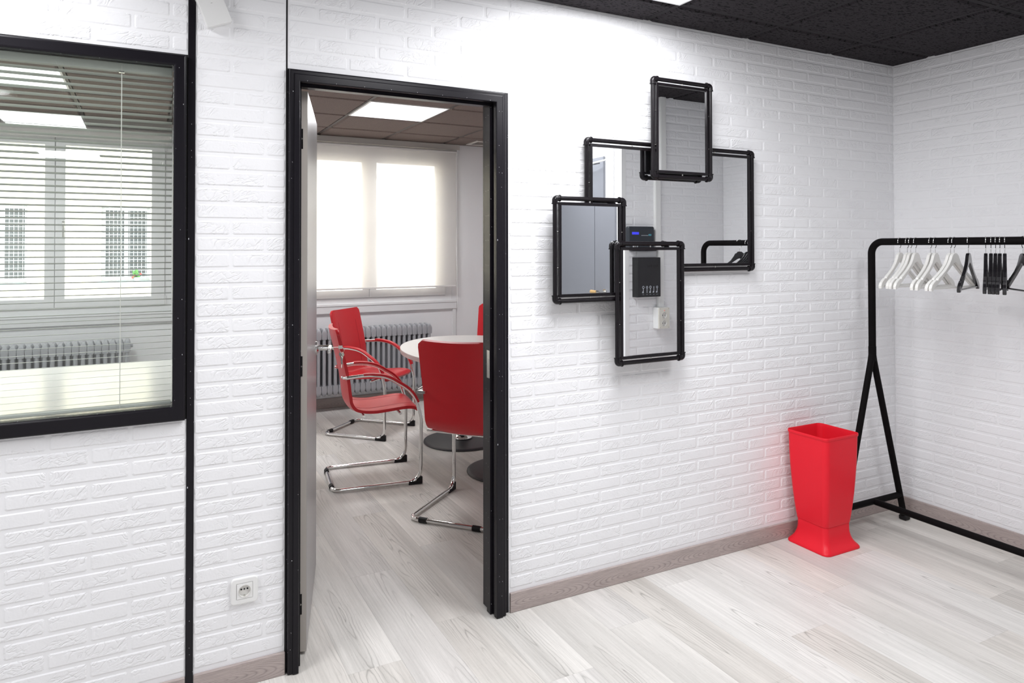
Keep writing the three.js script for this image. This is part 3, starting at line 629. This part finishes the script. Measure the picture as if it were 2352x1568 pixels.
// ================= ALCOVE THINGS (seen in the mirrors) =================
function canvasTex(w, h, draw) { const c = document.createElement('canvas'); c.width = w; c.height = h; const g = c.getContext('2d'); draw(g, w, h); const t = new THREE.CanvasTexture(c); t.colorSpace = THREE.SRGBColorSpace; return t; }
{
  const t = thing('key_box', 'black metal key cabinet with white key symbols on brick wall', 'key box');
  t.position.set(2.968, 1.252, ZA - 0.0027); t.rotation.y = Math.PI;
  part('cabinet', rbox(-0.096, 0.096, -0.13, 0.13, 0, 0.05, 0.002), M.keyBox, t);
  part('door', rbox(-0.095, 0.095, -0.129, 0.129, 0.051, 0.058, 0.002), M.keyBox, t);
  const tex = canvasTex(384, 512, (g, w, h) => {
    g.fillStyle = '#232225'; g.fillRect(0, 0, w, h);
    g.fillStyle = '#020202'; g.font = 'bold 50px sans-serif'; g.textAlign = 'left'; g.fillText('Key Box', 38, 122);
    g.strokeStyle = g.fillStyle = '#d3d9e2'; g.lineWidth = 6;
    const xs = [58, 116, 176, 236, 300], heads = [12, 9, 15, 14, 15];
    xs.forEach((x, i) => {
      const y = 388; g.lineWidth = i === 1 ? 3.5 : 6;
      g.beginPath(); if (i === 3) { g.moveTo(x, y - 16); g.lineTo(x + 16, y); g.lineTo(x, y + 16); g.lineTo(x - 16, y); g.closePath(); } else g.arc(x, y, heads[i], 0, Math.PI * 2); g.stroke();
      g.fillRect(x - 4, y + heads[i], 8, 62); if (i !== 3) { g.fillRect(x + 3, y + 54, 15, 8); g.fillRect(x + 3, y + 66, 18, 8); }
      g.fillStyle = '#8e939b'; g.fillRect(x - 14, 482, 30, 5); g.fillStyle = '#d3d9e2';
    });
  });
  part('printed_front', new THREE.PlaneGeometry(0.184, 0.252).translate(0, 0, 0.0584), std({ map: tex, roughness: 0.5 }), t);
  part('lock', cyl(0.006, 0.004, [-0.097, 0, 0.03], 'x', 0.006, 16), M.nickel, t);

  const m = thing('time_clock_terminal', 'dark wall terminal with small blue display and grey keypad', 'terminal');
  m.position.set(2.946, 1.505, ZA - 0.0027); m.rotation.y = Math.PI;
  part('housing', rbox(-0.108, 0.108, -0.083, 0.083, 0, 0.042, 0.012, 3), M.terminal, m);
  part('display', box(0.025, 0.082, 0.028, 0.045, 0.042, 0.0428), M.display, m);
  part('maker_mark', Array.from({ length: 9 }, (_, i) => box(-0.052 + i * 0.0065, -0.0475 + i * 0.0065, 0.02, 0.0245, 0.042, 0.0425)), M.greyMark, m);
  part('emblem', [new THREE.TorusGeometry(0.005, 0.0015, 8, 20).translate(-0.062, 0.026, 0.0422), new THREE.TorusGeometry(0.005, 0.0015, 8, 20).translate(-0.073, 0.026, 0.0422)], M.cyanMark, m);
  for (let r = 0; r < 4; r++) for (let c = 0; c < 3; c++) part('key', rbox(0.034 + c * 0.0165, 0.044 + c * 0.0165, -0.028 - r * 0.014, -0.019 - r * 0.014, 0.0415, 0.0445, 0.001, 1), M.greyMark, m);

  const tr = thing('cable_trunking', 'white vertical cable trunking beside the key box', 'trunking');
  tr.position.set(3.10, 0, ZA - 0.0027);
  part('channel', rbox(-0.024, 0.024, 1.05, H, -0.022, 0, 0.002), M.plastic, tr);
  part('lid', rbox(-0.0205, 0.0205, 1.05, H, -0.0245, -0.021, 0.001), M.plastic, tr);

  const so = thing('socket_box', 'cream surface double socket box below the cable trunking', 'socket');
  so.position.set(3.092, 0.979, ZA - 0.0027); so.rotation.y = Math.PI;
  part('box', rbox(-0.046, 0.046, -0.07, 0.07, 0, 0.05, 0.002), M.plastic, so);
  const fs = roundRect(0.09, 0.138, 0.003); for (const y of [0.018, -0.034]) { const h = new THREE.Path(); h.absarc(0, y, 0.0205, 0, Math.PI * 2, true); fs.holes.push(h); }
  const fg = extrude(fs, 0.010, 0.0006, 1, 28); fg.translate(0, 0, 0.0503); part('faceplate', fg, M.creamPlastic, so);
  for (const y of [0.018, -0.034]) schuko(so, 0, y, 0.061, 0.0205, [[-0.0095, 0, 0.0028], [0.0095, 0, 0.0028]]);
  part('indicator_light', cyl(0.003, 0.002, [0, 0.05, 0.0612], 'z', 0.0025, 12), M.redLed, so);
  part('screw', [[-0.036, 0.061], [0.036, 0.061], [-0.036, -0.061], [0.036, -0.061]].map(([a, b]) => cyl(0.0018, 0.001, [a, b, 0.0612], 'z', 0.0018, 8)), M.darkHole, so);
}
{ // grey door on the corridor wall
  const d = struct('door_2', 'grey panelled metal door with a wooden-grip lever and white door closer', 'door');
  d.position.set(XC, 0, 0);
  const z0 = 1.62, z1 = 2.5;
  part('leaf', [box(-0.012, 0, 0.008, 2.03, z0, 1.826), box(-0.012, 0, 0.008, 2.03, 1.834, 2.316), box(-0.012, 0, 0.008, 2.03, 2.324, z1), box(-0.006, 0, 0.008, 2.03, z0, z1)], M.greyDoor, d);
  const fr = poly([[z0 - 0.045, 0.001], [z0 - 0.004, 0.001], [z0 - 0.004, 2.034], [z1 + 0.004, 2.034], [z1 + 0.004, 0.001], [z1 + 0.045, 0.001], [z1 + 0.045, 2.075], [z0 - 0.045, 2.075]]);
  const g = extrude(fr, 0.016, 0.002, 1); g.rotateY(-Math.PI / 2); part('frame', g, M.greyDoor, d);
  const cl = part('door_closer', [rbox(-0.055, -0.0125, 1.93, 1.99, 1.74, 1.95, 0.006)], M.nickel, d);
  part('closer_arm', [tube([V(-0.05, 2.0, 1.76), V(-0.075, 2.03, 1.60), V(-0.03, 2.045, 1.52)], 0.006, 10), cyl(0.012, 0.03, [-0.05, 2.0, 1.76])], M.whiteMetal, cl);
  const lv = part('lever_neck', [cyl(0.022, 0.008, [-0.016, 1.14, 1.70], 'x'), cyl(0.009, 0.05, [-0.04, 1.14, 1.70], 'x'), cyl(0.009, 0.03, [-0.062, 1.14, 1.712], 'z')], M.nickel, d);
  part('lever_grip', [cyl(0.0105, 0.07, [-0.062, 1.138, 1.765], 'z', 0.0125, 18)], M.wood, lv);
}

// ================= ROUND CEILING LAMP (mirrored in the window glass) =================
{
  const t = thing('round_ceiling_lamp', 'small round white ceiling lamp mirrored in the blind window', 'ceiling light');
  t.position.set(-0.86, H, 2.95);
  part('ring', cyl(0.12, 0.02, [0, -0.01, 0], 'y', 0.12, 36), M.whiteMetal, t);
  part('light_diffuser', cyl(0.10, 0.012, [0, -0.022, 0], 'y', 0.106, 36), M.panelGlow, t);
  const l = new THREE.PointLight(PANEL_COLOR, 0.25); l.name = 'lamp_light'; l.position.set(0, -0.06, 0); l.castShadow = true; t.add(l);
}

// ================= FAR WALL, WINDOWS, BLINDS =================
const WC = [1.853, -0.603], WH = 0.83, WYa = 0.925, WYb = 2.385;
{
  const w = struct('wall_far', 'white wall with two wide windows behind the radiators', 'wall');
  part('backing', [box(-1.8, 3.7, 0, WYa, F - 0.12, F), box(-1.8, 3.7, WYb, H + 0.1, F - 0.12, F), box(-1.8, WC[1] - WH, WYa, WYb, F - 0.12, F), box(WC[1] + WH, WC[0] - WH, WYa, WYb, F - 0.12, F), box(WC[0] + WH, 3.7, WYa, WYb, F - 0.12, F)], M.plaster, w);
  const labels = ['white casement window behind the translucent roller blind', 'white casement window seen through the slatted blind'];
  WC.forEach((c, i) => {
    const n = struct('window_' + (i + 2), labels[i], 'window'); n.position.set(c, 0, F);
    const fo = extrude(rectHole(rectShape(-WH, WH, WYa, WYb), -WH + 0.075, WH - 0.075, WYa + 0.06, WYb - 0.065), 0.05, 0.004, 1); fo.translate(0, 0, -0.045); part('frame', fo, M.pvc, n);
    for (const s of [-1, 1]) {
      const a = s < 0 ? -WH + 0.075 : 0.001, b = s < 0 ? -0.001 : WH - 0.075;
      const in0 = s < 0 ? a + 0.098 : a + 0.066, in1 = s < 0 ? b - 0.066 : b - 0.098;
      const sg = extrude(rectHole(rectShape(a, b, WYa + 0.062, WYb - 0.067), in0, in1, WYa + 0.135, WYb - 0.145), 0.04, 0.005, 2); sg.translate(0, 0, -0.02);
      const sash = part('sash', sg, M.pvc, n);
      part('pane', box(in0 - 0.004, in1 + 0.004, WYa + 0.131, WYb - 0.141, -0.004, -0.003), M.glass, sash);
    }
    part('astragal', rbox(-0.02, 0.02, WYa + 0.065, WYb - 0.07, -0.034, -0.0265, 0.002), M.pvc, n);
    part('handle', [rbox(0.045, 0.065, 1.60, 1.66, 0.02, 0.03, 0.003), rbox(0.048, 0.062, 1.53, 1.64, 0.034, 0.046, 0.004), cyl(0.007, 0.02, [0.055, 1.63, 0.032], 'z')], M.nickel, n);
    part('hinge', [cyl(0.007, 0.07, [WH - 0.07, WYa + 0.10, 0.014]), cyl(0.007, 0.07, [WH - 0.07, WYb - 0.11, 0.014])], M.whiteMetal, n);
    const sill = part('sill_board', [rbox(-WH - 0.03, WH + 0.045, WYa - 0.075, WYa - 0.012, 0.0005, 0.026, 0.003), rbox(-WH - 0.03, WH + 0.045, WYa - 0.012, WYa + 0.012, 0.0005, 0.032, 0.004)], M.pvc, n);
    part('side_trim', [rbox(WH + 0.005, WH + 0.042, 0.095, WYa - 0.075, 0.0005, 0.016, 0.003)], M.pvc, n);
  });
  part('pelmet', rbox(-1.7, 2.75, 2.405, H - 0.002, F + 0.0005, F + 0.05, 0.003), M.pelmet, struct('trim_4', 'beige pelmet strip along the ceiling above the far windows', 'trim'));
  const rb = thing('roller_blind', 'lowered translucent white roller blind in front of the right far window', 'roller blind');
  rb.position.set(0, 0, F + 0.075);
  part('tube', cyl(0.021, 1.70, [1.853, 2.372, 0], 'x', 0.021, 28), M.fabricRoll, rb);
  part('fabric', box(1.02, 2.69, 1.082, 2.372, 0.0195, 0.0205), M.fabric, rb);
  part('bottom_bar', rbox(1.02, 2.69, 1.068, 1.083, 0.015, 0.025, 0.003), M.fabricRoll, rb);
  part('end_bracket', [rbox(2.703, 2.709, 2.34, 2.40, -0.074, 0.024, 0.002), rbox(0.997, 1.003, 2.34, 2.40, -0.074, 0.024, 0.002)], M.whiteMetal, rb);
  part('pull_chain', [tube([V(2.697, 2.37, 0.022), V(2.699, 1.4, 0.024), V(2.700, 0.86, 0.03)], 0.0022, 8), tube([V(2.697, 2.37, -0.018), V(2.701, 0.86, 0.03)], 0.0022, 8)], M.plastic, rb);
  const r2 = thing('roller_blind', 'rolled-up white roller blind above the window behind the slats', 'roller blind');
  r2.position.set(0, 0, F + 0.075);
  part('tube', cyl(0.03, 1.60, [-0.603, 2.36, 0], 'x', 0.03, 28), M.fabricRoll, r2);
  part('bottom_bar', rbox(-1.38, 0.18, 2.29, 2.345, 0.022, 0.028, 0.002), M.fabricRoll, r2);
  part('end_bracket', [rbox(0.2, 0.206, 2.32, 2.40, -0.074, 0.03, 0.002), rbox(-1.412, -1.406, 2.32, 2.40, -0.074, 0.03, 0.002)], M.whiteMetal, r2);
}

// ================= RADIATORS =================
function radiator(label, xEnd, n) {
  const t = thing('radiator', label, 'radiator', null); t.position.set(0, 0, F + 0.135);
  const P = 0.0487, gs = [];
  const head = (y, dir) => { // pointed header piece, side profile in z/y
    const s = new THREE.Shape(), d = 0.075; s.moveTo(-d, 0); s.lineTo(-d, dir * 0.05); s.quadraticCurveTo(-d, dir * 0.085, -d + 0.02, dir * 0.092); s.lineTo(d - 0.02, dir * 0.092); s.quadraticCurveTo(d, dir * 0.085, d, dir * 0.05); s.lineTo(d, 0); s.closePath();
    const g = extrude(s, 0.030, 0.006, 2, 5); g.rotateY(-Math.PI / 2); g.translate(0.015, y, 0);
    const p = g.attributes.position; for (let i = 0; i < p.count; i++) { const k = Math.abs(p.getY(i) - y) / 0.092; p.setX(i, p.getX(i) * (k > 0.7 ? 1 - (k - 0.7) * 1.6 : 1 + 0.25 * Math.sin(k / 0.7 * Math.PI))); } g.computeVertexNormals(); return g;
  };
  gs.push(head(0.642, 1), head(0.238, -1));
  for (const z of [-0.055, 0, 0.055]) { const c = sweep([V(0, 0.22, z), V(0, 0.66, z)], ring(0.0155, 12, 1.2), V(1, 0, 0)); gs.push(c); }
  gs.push(cyl(0.013, P, [0, 0.685, 0], 'x', 0.013, 12), cyl(0.013, P, [0, 0.195, 0], 'x', 0.013, 12));
  const sec = mergeGeometries(gs.map((g) => g.index ? g.toNonIndexed() : g));
  for (let i = 0; i < n; i++) { const m = part('section', sec, M.radiator, t); m.position.x = xEnd - P / 2 - i * P; }
  part('end_plug', [cyl(0.02, 0.016, [xEnd + 0.006, 0.685, 0], 'x', 0.016, 6), cyl(0.02, 0.016, [xEnd + 0.006, 0.195, 0], 'x', 0.016, 6)], M.radiator, t);
  part('bracket', [box(xEnd - 0.2, xEnd - 0.18, 0.5, 0.53, -0.134, -0.06), box(xEnd - (n - 4) * P, xEnd - (n - 4) * P + 0.02, 0.5, 0.53, -0.134, -0.06)], M.radiator, t);
}
radiator('grey column radiator under the roller-blind window', 2.40, 28);
radiator('grey column radiator behind the white desk', -0.085, 28);

// ================= CEILING VENT =================
{
  const t = thing('ceiling_vent', 'small pale air vent in the meeting room ceiling near the window', 'vent');
  t.position.set(2.885, H, -3.70); t.rotation.y = 0;
  const s = extrude(rectHole(rectShape(-0.1, 0.1, -0.13, 0.13), -0.072, 0.072, -0.1, 0.1), 0.006, 0.002, 1); s.rotateX(Math.PI / 2); s.translate(0, -0.001, 0);
  part('frame', s, M.pelmet, t);
  for (let i = 0; i < 7; i++) { const g = box(-0.072, 0.072, -0.0005, 0.0005, -0.009, 0.009); g.rotateX(0.6); g.translate(0, -0.003, -0.085 + i * 0.0283); part('blade', g, M.pelmet, t); }
}

// ================= TABLE =================
{
  const t = thing('meeting_table', 'oval grey meeting table on two black pedestals', 'table');
  t.position.set(2.12, 0, -1.98);
  const el = (a, b) => { const s = new THREE.Shape(); s.absellipse(0, 0, a, b, 0, Math.PI * 2); return s; };
  const g = extrude(el(0.56, 0.80), 0.004, 0.001, 1, 48); g.rotateX(-Math.PI / 2); g.translate(0, 0.735, 0); part('top', g, M.tableTop, t);
  const e = extrude(el(0.5605, 0.8005), 0.025, 0.001, 1, 48); e.rotateX(-Math.PI / 2); e.translate(0, 0.7105, 0); part('edge', e, M.tableTop, t);
  for (const z of [-0.40, 0.40]) {
    const pr = [[0, 0.0], [0.285, 0.0], [0.29, 0.004], [0.288, 0.012], [0.27, 0.017], [0.09, 0.022], [0, 0.022]].map(([a, b]) => new THREE.Vector2(a, b));
    const base = part('base', new THREE.LatheGeometry(pr, 56).translate(0, 0, z), M.discDark, t);
    part('chrome_ring', new THREE.LatheGeometry([[0.05, 0.022], [0.075, 0.0235], [0.07, 0.034], [0.052, 0.05], [0.045, 0.05]].map(([a, b]) => new THREE.Vector2(a, b)), 40).translate(0, 0, z), M.chrome, base);
    part('column', cyl(0.042, 0.66, [0, 0.37, z], 'y', 0.042, 32), M.blackPlastic, t);
    part('top_plate', rbox(-0.14, 0.14, 0.694, 0.71, z - 0.14, z + 0.14, 0.004), M.blackPlastic, t);
  }
}

// ================= CHAIRS =================
function makeChair(label) {
  const t = thing('cantilever_chair', label, 'chair', 'red cantilever chairs around the meeting table');
  // shell: side profile (x forward, y up)
  const prof = new THREE.CatmullRomCurve3([[-0.252, 0.953], [-0.228, 0.85], [-0.203, 0.74], [-0.183, 0.64], [-0.172, 0.55], [-0.163, 0.502], [-0.135, 0.462], [-0.09, 0.449], [-0.02, 0.447], [0.09, 0.455], [0.19, 0.462], [0.235, 0.455], [0.258, 0.438]].map(([x, y]) => V(x, y, 0)), false, 'centripetal');
  const NU = 64, NW = 16, pts = prof.getPoints(NU), hw0 = 0.205, th = 0.024;
  function surf(off, rimIn) {
    const pos = [];
    for (let i = 0; i <= NU; i++) {
      const a = pts[Math.max(0, i - 1)], b = pts[Math.min(NU, i + 1)], tx = b.x - a.x, ty = b.y - a.y, l = Math.hypot(tx, ty), nx = -ty / l, ny = tx / l; // normal towards the sitter
      const s = i / NU, e0 = Math.min(1, i * 0.0175 / 0.035), e1 = Math.min(1, (NU - i) * 0.0175 / 0.045);
      const hw = hw0 - 0.028 * (1 - Math.sqrt(Math.max(0, 1 - (1 - e0) ** 2))) - 0.03 * (1 - Math.sqrt(Math.max(0, 1 - (1 - e1) ** 2))) - rimIn;
      const back = s < 0.5 ? 1 : Math.max(0.25, 1 - (s - 0.5) * 4);
      for (let j = 0; j <= NW; j++) { const w = -1 + 2 * j / NW, dish = 0.020 * back * w * w, edge = off > 0 ? -0.006 * Math.max(0, (Math.abs(w) - 0.85) / 0.15) : 0; pos.push(pts[i].x + nx * (off + dish + edge), pts[i].y + ny * (off + dish + edge), w * hw); }
    }
    return pos;
  }
  const mkSurf = (pos, flip) => { const idx = [], m = NW + 1; for (let i = 0; i < NU; i++) for (let j = 0; j < NW; j++) { const a = i * m + j, b = a + 1, c = a + m, d = c + 1; flip ? idx.push(a, b, c, b, d, c) : idx.push(a, c, b, b, c, d); } const g = new THREE.BufferGeometry(); g.setAttribute('position', new THREE.Float32BufferAttribute(pos, 3)); g.setIndex(idx); g.computeVertexNormals(); const uv = []; for (let i = 0; i < pos.length / 3; i++) uv.push(pos[i * 3 + 2] * 4, Math.floor(i / m) / NU * 4); g.setAttribute('uv', new THREE.Float32BufferAttribute(uv, 2)); return g; };
  const A = surf(th / 2, 0.003), B = surf(-th / 2, 0.003), m = NW + 1;
  part('seat_shell_front', mkSurf(A, false), M.leather, t).name = 'upholstery';
  part('seat_shell_back', mkSurf(B, true), M.leather, t).name = 'rear_cover';
  // rim joining the two faces
  const border = []; for (let j = 0; j <= NW; j++) border.push(j); for (let i = 1; i <= NU; i++) border.push(i * m + NW); for (let j = NW - 1; j >= 0; j--) border.push(NU * m + j); for (let i = NU - 1; i > 0; i--) border.push(i * m);
  const rp = [], ri = [], C = surf(0, 0); const nb = border.length;
  for (const src of [A, C, B]) for (const k of border) rp.push(src[k * 3], src[k * 3 + 1], src[k * 3 + 2]);
  for (let r = 0; r < 2; r++) for (let k = 0; k < nb; k++) { const a = r * nb + k, b = r * nb + (k + 1) % nb; ri.push(a, b, a + nb, b, b + nb, a + nb); }
  const rg = new THREE.BufferGeometry(); rg.setAttribute('position', new THREE.Float32BufferAttribute(rp, 3)); rg.setIndex(ri); rg.computeVertexNormals(); rg.setAttribute('uv', new THREE.Float32BufferAttribute(new Float32Array(rp.length / 3 * 2), 2));
  part('rim', rg, M.leather, t);
  for (const w of [-0.62, 0.62]) { // stitched seams
    const line = []; for (let i = 5; i <= NU - 6; i++) { const j = (w + 1) / 2 * NW, j0 = Math.floor(j), f = j - j0, k0 = (i * m + j0) * 3, k1 = k0 + 3; line.push(V(A[k0] * (1 - f) + A[k1] * f, A[k0 + 1] * (1 - f) + A[k1 + 1] * f, A[k0 + 2] * (1 - f) + A[k1 + 2] * f)); }
    part('seam', tube(line, 0.0011, 6), M.stitch, t);
  }
  const yr = 0.0148, R = 0.0112, HW = 0.238, xb = -0.262, xf = 0.262;
  const side = (s) => [V(xb, yr, 0), V(xb, yr, s * HW), V(xf, yr, s * HW), V(xf + 0.004, 0.40, s * HW), V(0.225, 0.56, s * HW), V(0.06, 0.667, s * HW), V(-0.05, 0.682, s * HW), V(-0.182, 0.672, s * (HW - 0.008))];
  for (const s of [-1, 1]) {
    const path = roundPath(side(s), [0, 0.05, 0.075, 0.16, 0.2, 0.25, 0.3, 0], false, 10);
    const f = part('frame_tube', tube(path, R, 16, false, V(1, 0, 0)), M.chrome, t);
    part('end_cap', cyl(R + 0.0006, 0.006, [-0.185, 0.6718, s * (HW - 0.008)], 'x', R + 0.0006, 18), M.chrome, f);
    // strap holding the arm to the back
    part('bracket', [rbox(-0.205, -0.180, 0.664, 0.680, s > 0 ? HW - 0.062 : -HW + 0.012, s > 0 ? HW - 0.012 : -HW + 0.062, 0.003), cyl(0.008, 0.006, [-0.207, 0.672, s * (HW - 0.055)], 'x', 0.008, 16)], M.chrome, t);
    // arm pad on top of the tube
    const ap = roundPath(side(s).slice(3), [0, 0.2, 0.25, 0.3, 0], false, 10).filter((p) => p.x > -0.095 && p.y > 0.49).map((p) => p.clone());
    const n = ap.length, padPts = ap.map((p, i) => { const a = ap[Math.max(0, i - 1)], b = ap[Math.min(n - 1, i + 1)], q = b.clone().sub(a).normalize(); return p.clone().add(V(q.y, -q.x, 0).multiplyScalar(R * 0.72)); });
    const sec = []; for (let i = 0; i < 16; i++) { const a = i / 16 * Math.PI * 2; sec.push([Math.sign(Math.cos(a)) * Math.abs(Math.cos(a)) ** 0.6 * 0.0075, Math.sign(Math.sin(a)) * Math.abs(Math.sin(a)) ** 0.6 * 0.0175]); }
    const dir0 = padPts[1].clone().sub(padPts[0]).normalize();
    part('arm_pad', sweep(padPts, sec, V(dir0.y, -dir0.x, 0)), M.leather, t);
    part('front_foot', [rbox(xf - 0.075, xf + 0.008, 0.0004, 0.022, s * HW - 0.012, s * HW + 0.012, 0.004), rbox(xf - 0.03, xf + 0.012, 0.0004, 0.045, s * HW - 0.011, s * HW + 0.011, 0.005)], M.blackPlastic, t);
    part('floor_glide', cyl(R + 0.0034, 0.045, [xb, yr, s * 0.155], 'z', R + 0.0034, 18), M.blackPlastic, t);
  }
  for (const x of [-0.08, 0.14]) part('seat_bar', cyl(0.008, 0.46, [x, 0.436, 0], 'z', 0.008, 12), M.chrome, t);
  return t;
}
{
  const spots = [
    [1.283, -1.891, -7.6, 'red leather cantilever chair side-on between the open door and the table'],
    [1.591, -2.998, -46.4, 'red leather cantilever chair against the radiator, facing the doorway'],
    [1.608, -1.076, 40.7, 'red leather cantilever chair with its plain back to the doorway'],
    [2.60, -2.80, -130, 'red leather chair half hidden behind the door frame, beyond the table'],
  ];
  let first;
  spots.forEach(([x, z, a, label], i) => {
    const c = i ? first.clone() : (first = makeChair(label));
    if (i) { c.name = numbered('cantilever_chair'); scene.add(c); c.userData = { ...c.userData, label }; }
    c.position.set(x, 0, z); c.rotation.y = THREE.MathUtils.degToRad(a);
  });
}

// ================= DESK =================
{
  const t = thing('office_desk', 'large white desk behind the slatted blind', 'desk');
  part('desk_top', rbox(-1.45, 0.42, 0.715, 0.74, -2.5, -0.55, 0.003), M.desk, t);
  for (const [x, z] of [[-1.38, -2.43], [0.35, -2.43], [-1.38, -0.62], [0.35, -0.62]]) part('leg', rbox(x - 0.025, x + 0.025, 0, 0.714, z - 0.025, z + 0.025, 0.003), M.whiteMetal, t);
  part('apron', [box(-1.355, 0.325, 0.65, 0.71, -2.44, -2.42), box(-1.355, 0.325, 0.65, 0.71, -0.63, -0.61)], M.whiteMetal, t);
}

// ================= OUTSIDE =================
{
  const g = thing('courtyard_ground', 'pale paved courtyard ground outside the far windows', 'ground', null, 'structure');
  part('paving', box(-14, 18, -3.2, -3.0, -20, F - 0.2), M.ground, g);
  const b = thing('courtyard_building', 'cream courtyard building with grilled windows seen through the blind', 'building');
  const Z = -10;
  const holes = [[-0.574, 0.09, 0.94, 2.08], [-2.17, -1.512, 0.94, 2.08], [-3.77, -3.1, 0.94, 2.08]];
  const s = rectShape(-9, 1.6, -3, 5.4); holes.forEach((h) => rectHole(s, ...h));
  const f = extrude(s, 0.3); f.translate(0, 0, Z - 0.3); part('facade', f, M.facade, b);
  part('body', box(-9, 1.6, -3, 5.4, Z - 4, Z - 0.9), M.facade, b);
  for (const [x0, x1, y0, y1] of holes) {
    const fr = extrude(rectHole(rectShape(x0, x1, y0, y1), x0 + 0.05, x1 - 0.05, y0 + 0.06, y1 - 0.05), 0.05); fr.translate(0, 0, Z - 0.22);
    const w = part('window', fr, M.facadeFrame, b); part('pane', box(x0 + 0.04, x1 - 0.04, y0 + 0.04, y1 - 0.04, Z - 0.205, Z - 0.2), M.facadePane, w);
    part('mullion', box((x0 + x1) / 2 - 0.03, (x0 + x1) / 2 + 0.03, y0, y1, Z - 0.21, Z - 0.16), M.facadeFrame, w);
    part('window_sill', box(x0 - 0.05, x1 + 0.05, y0 - 0.07, y0, Z - 0.1, Z + 0.06), M.facadeSill, b);
    const bars = []; for (let x = x0 + 0.05; x < x1; x += 0.055) bars.push(box(x - 0.003, x + 0.003, y0, y1, Z - 0.06, Z - 0.054)); for (let y = y0 + 0.05; y < y1; y += 0.055) bars.push(box(x0, x1, y - 0.003, y + 0.003, Z - 0.06, Z - 0.054));
    part('grille', bars, M.facadeFrame, b);
  }
  const p = thing('window_plant', 'tiny green plant with red flowers on the outer sill', 'plant');
  p.position.set(-0.09, 0.94, Z + 0.0);
  part('pot', cyl(0.035, 0.05, [0, 0.025, 0], 'y', 0.045, 16), M.facadeSill, p);
  const leaves = []; for (let i = 0; i < 16; i++) { const q = new THREE.SphereGeometry(0.035, 6, 4); q.scale(0.45, 1.1, 0.25); q.rotateZ((rnd() - 0.5) * 1.8); q.rotateY(rnd() * 6); q.translate((rnd() - 0.5) * 0.16, 0.06 + rnd() * 0.08, (rnd() - 0.5) * 0.06); leaves.push(q); }
  part('foliage', leaves, M.leaf, p);
  part('flowers', [[-0.06, 0.05, 0.03], [-0.04, 0.08, 0.03], [0.05, 0.1, 0.02]].map((a) => new THREE.SphereGeometry(0.016, 8, 6).translate(...a)), M.flower, p);
  const c = thing('low_outbuilding', 'pale flat-roofed outbuildings faintly visible through the roller blind', 'building');
  part('wall', [box(1.65, 3.05, -3, 1.75, Z - 3, Z - 0.3), box(4.1, 7.5, -3, 2.2, Z - 3, Z - 0.1)], M.facadePale, c);
  part('roof_slab', [box(1.62, 3.12, 1.75, 2.2, Z - 3, Z - 0.1)], M.facadePale, c);
  const arc = []; for (let i = 0; i <= 20; i++) arc.push(V(3.1 + i * 0.13, 2.85 - 0.0022 * i * i, Z - 0.5)); part('awning_rail', tube(arc, 0.035, 8), M.facadePale, c);
}

scene.traverse((o) => { if (o.isMesh) { o.castShadow = true; o.receiveShadow = true; } });
renderer.render(scene, camera);
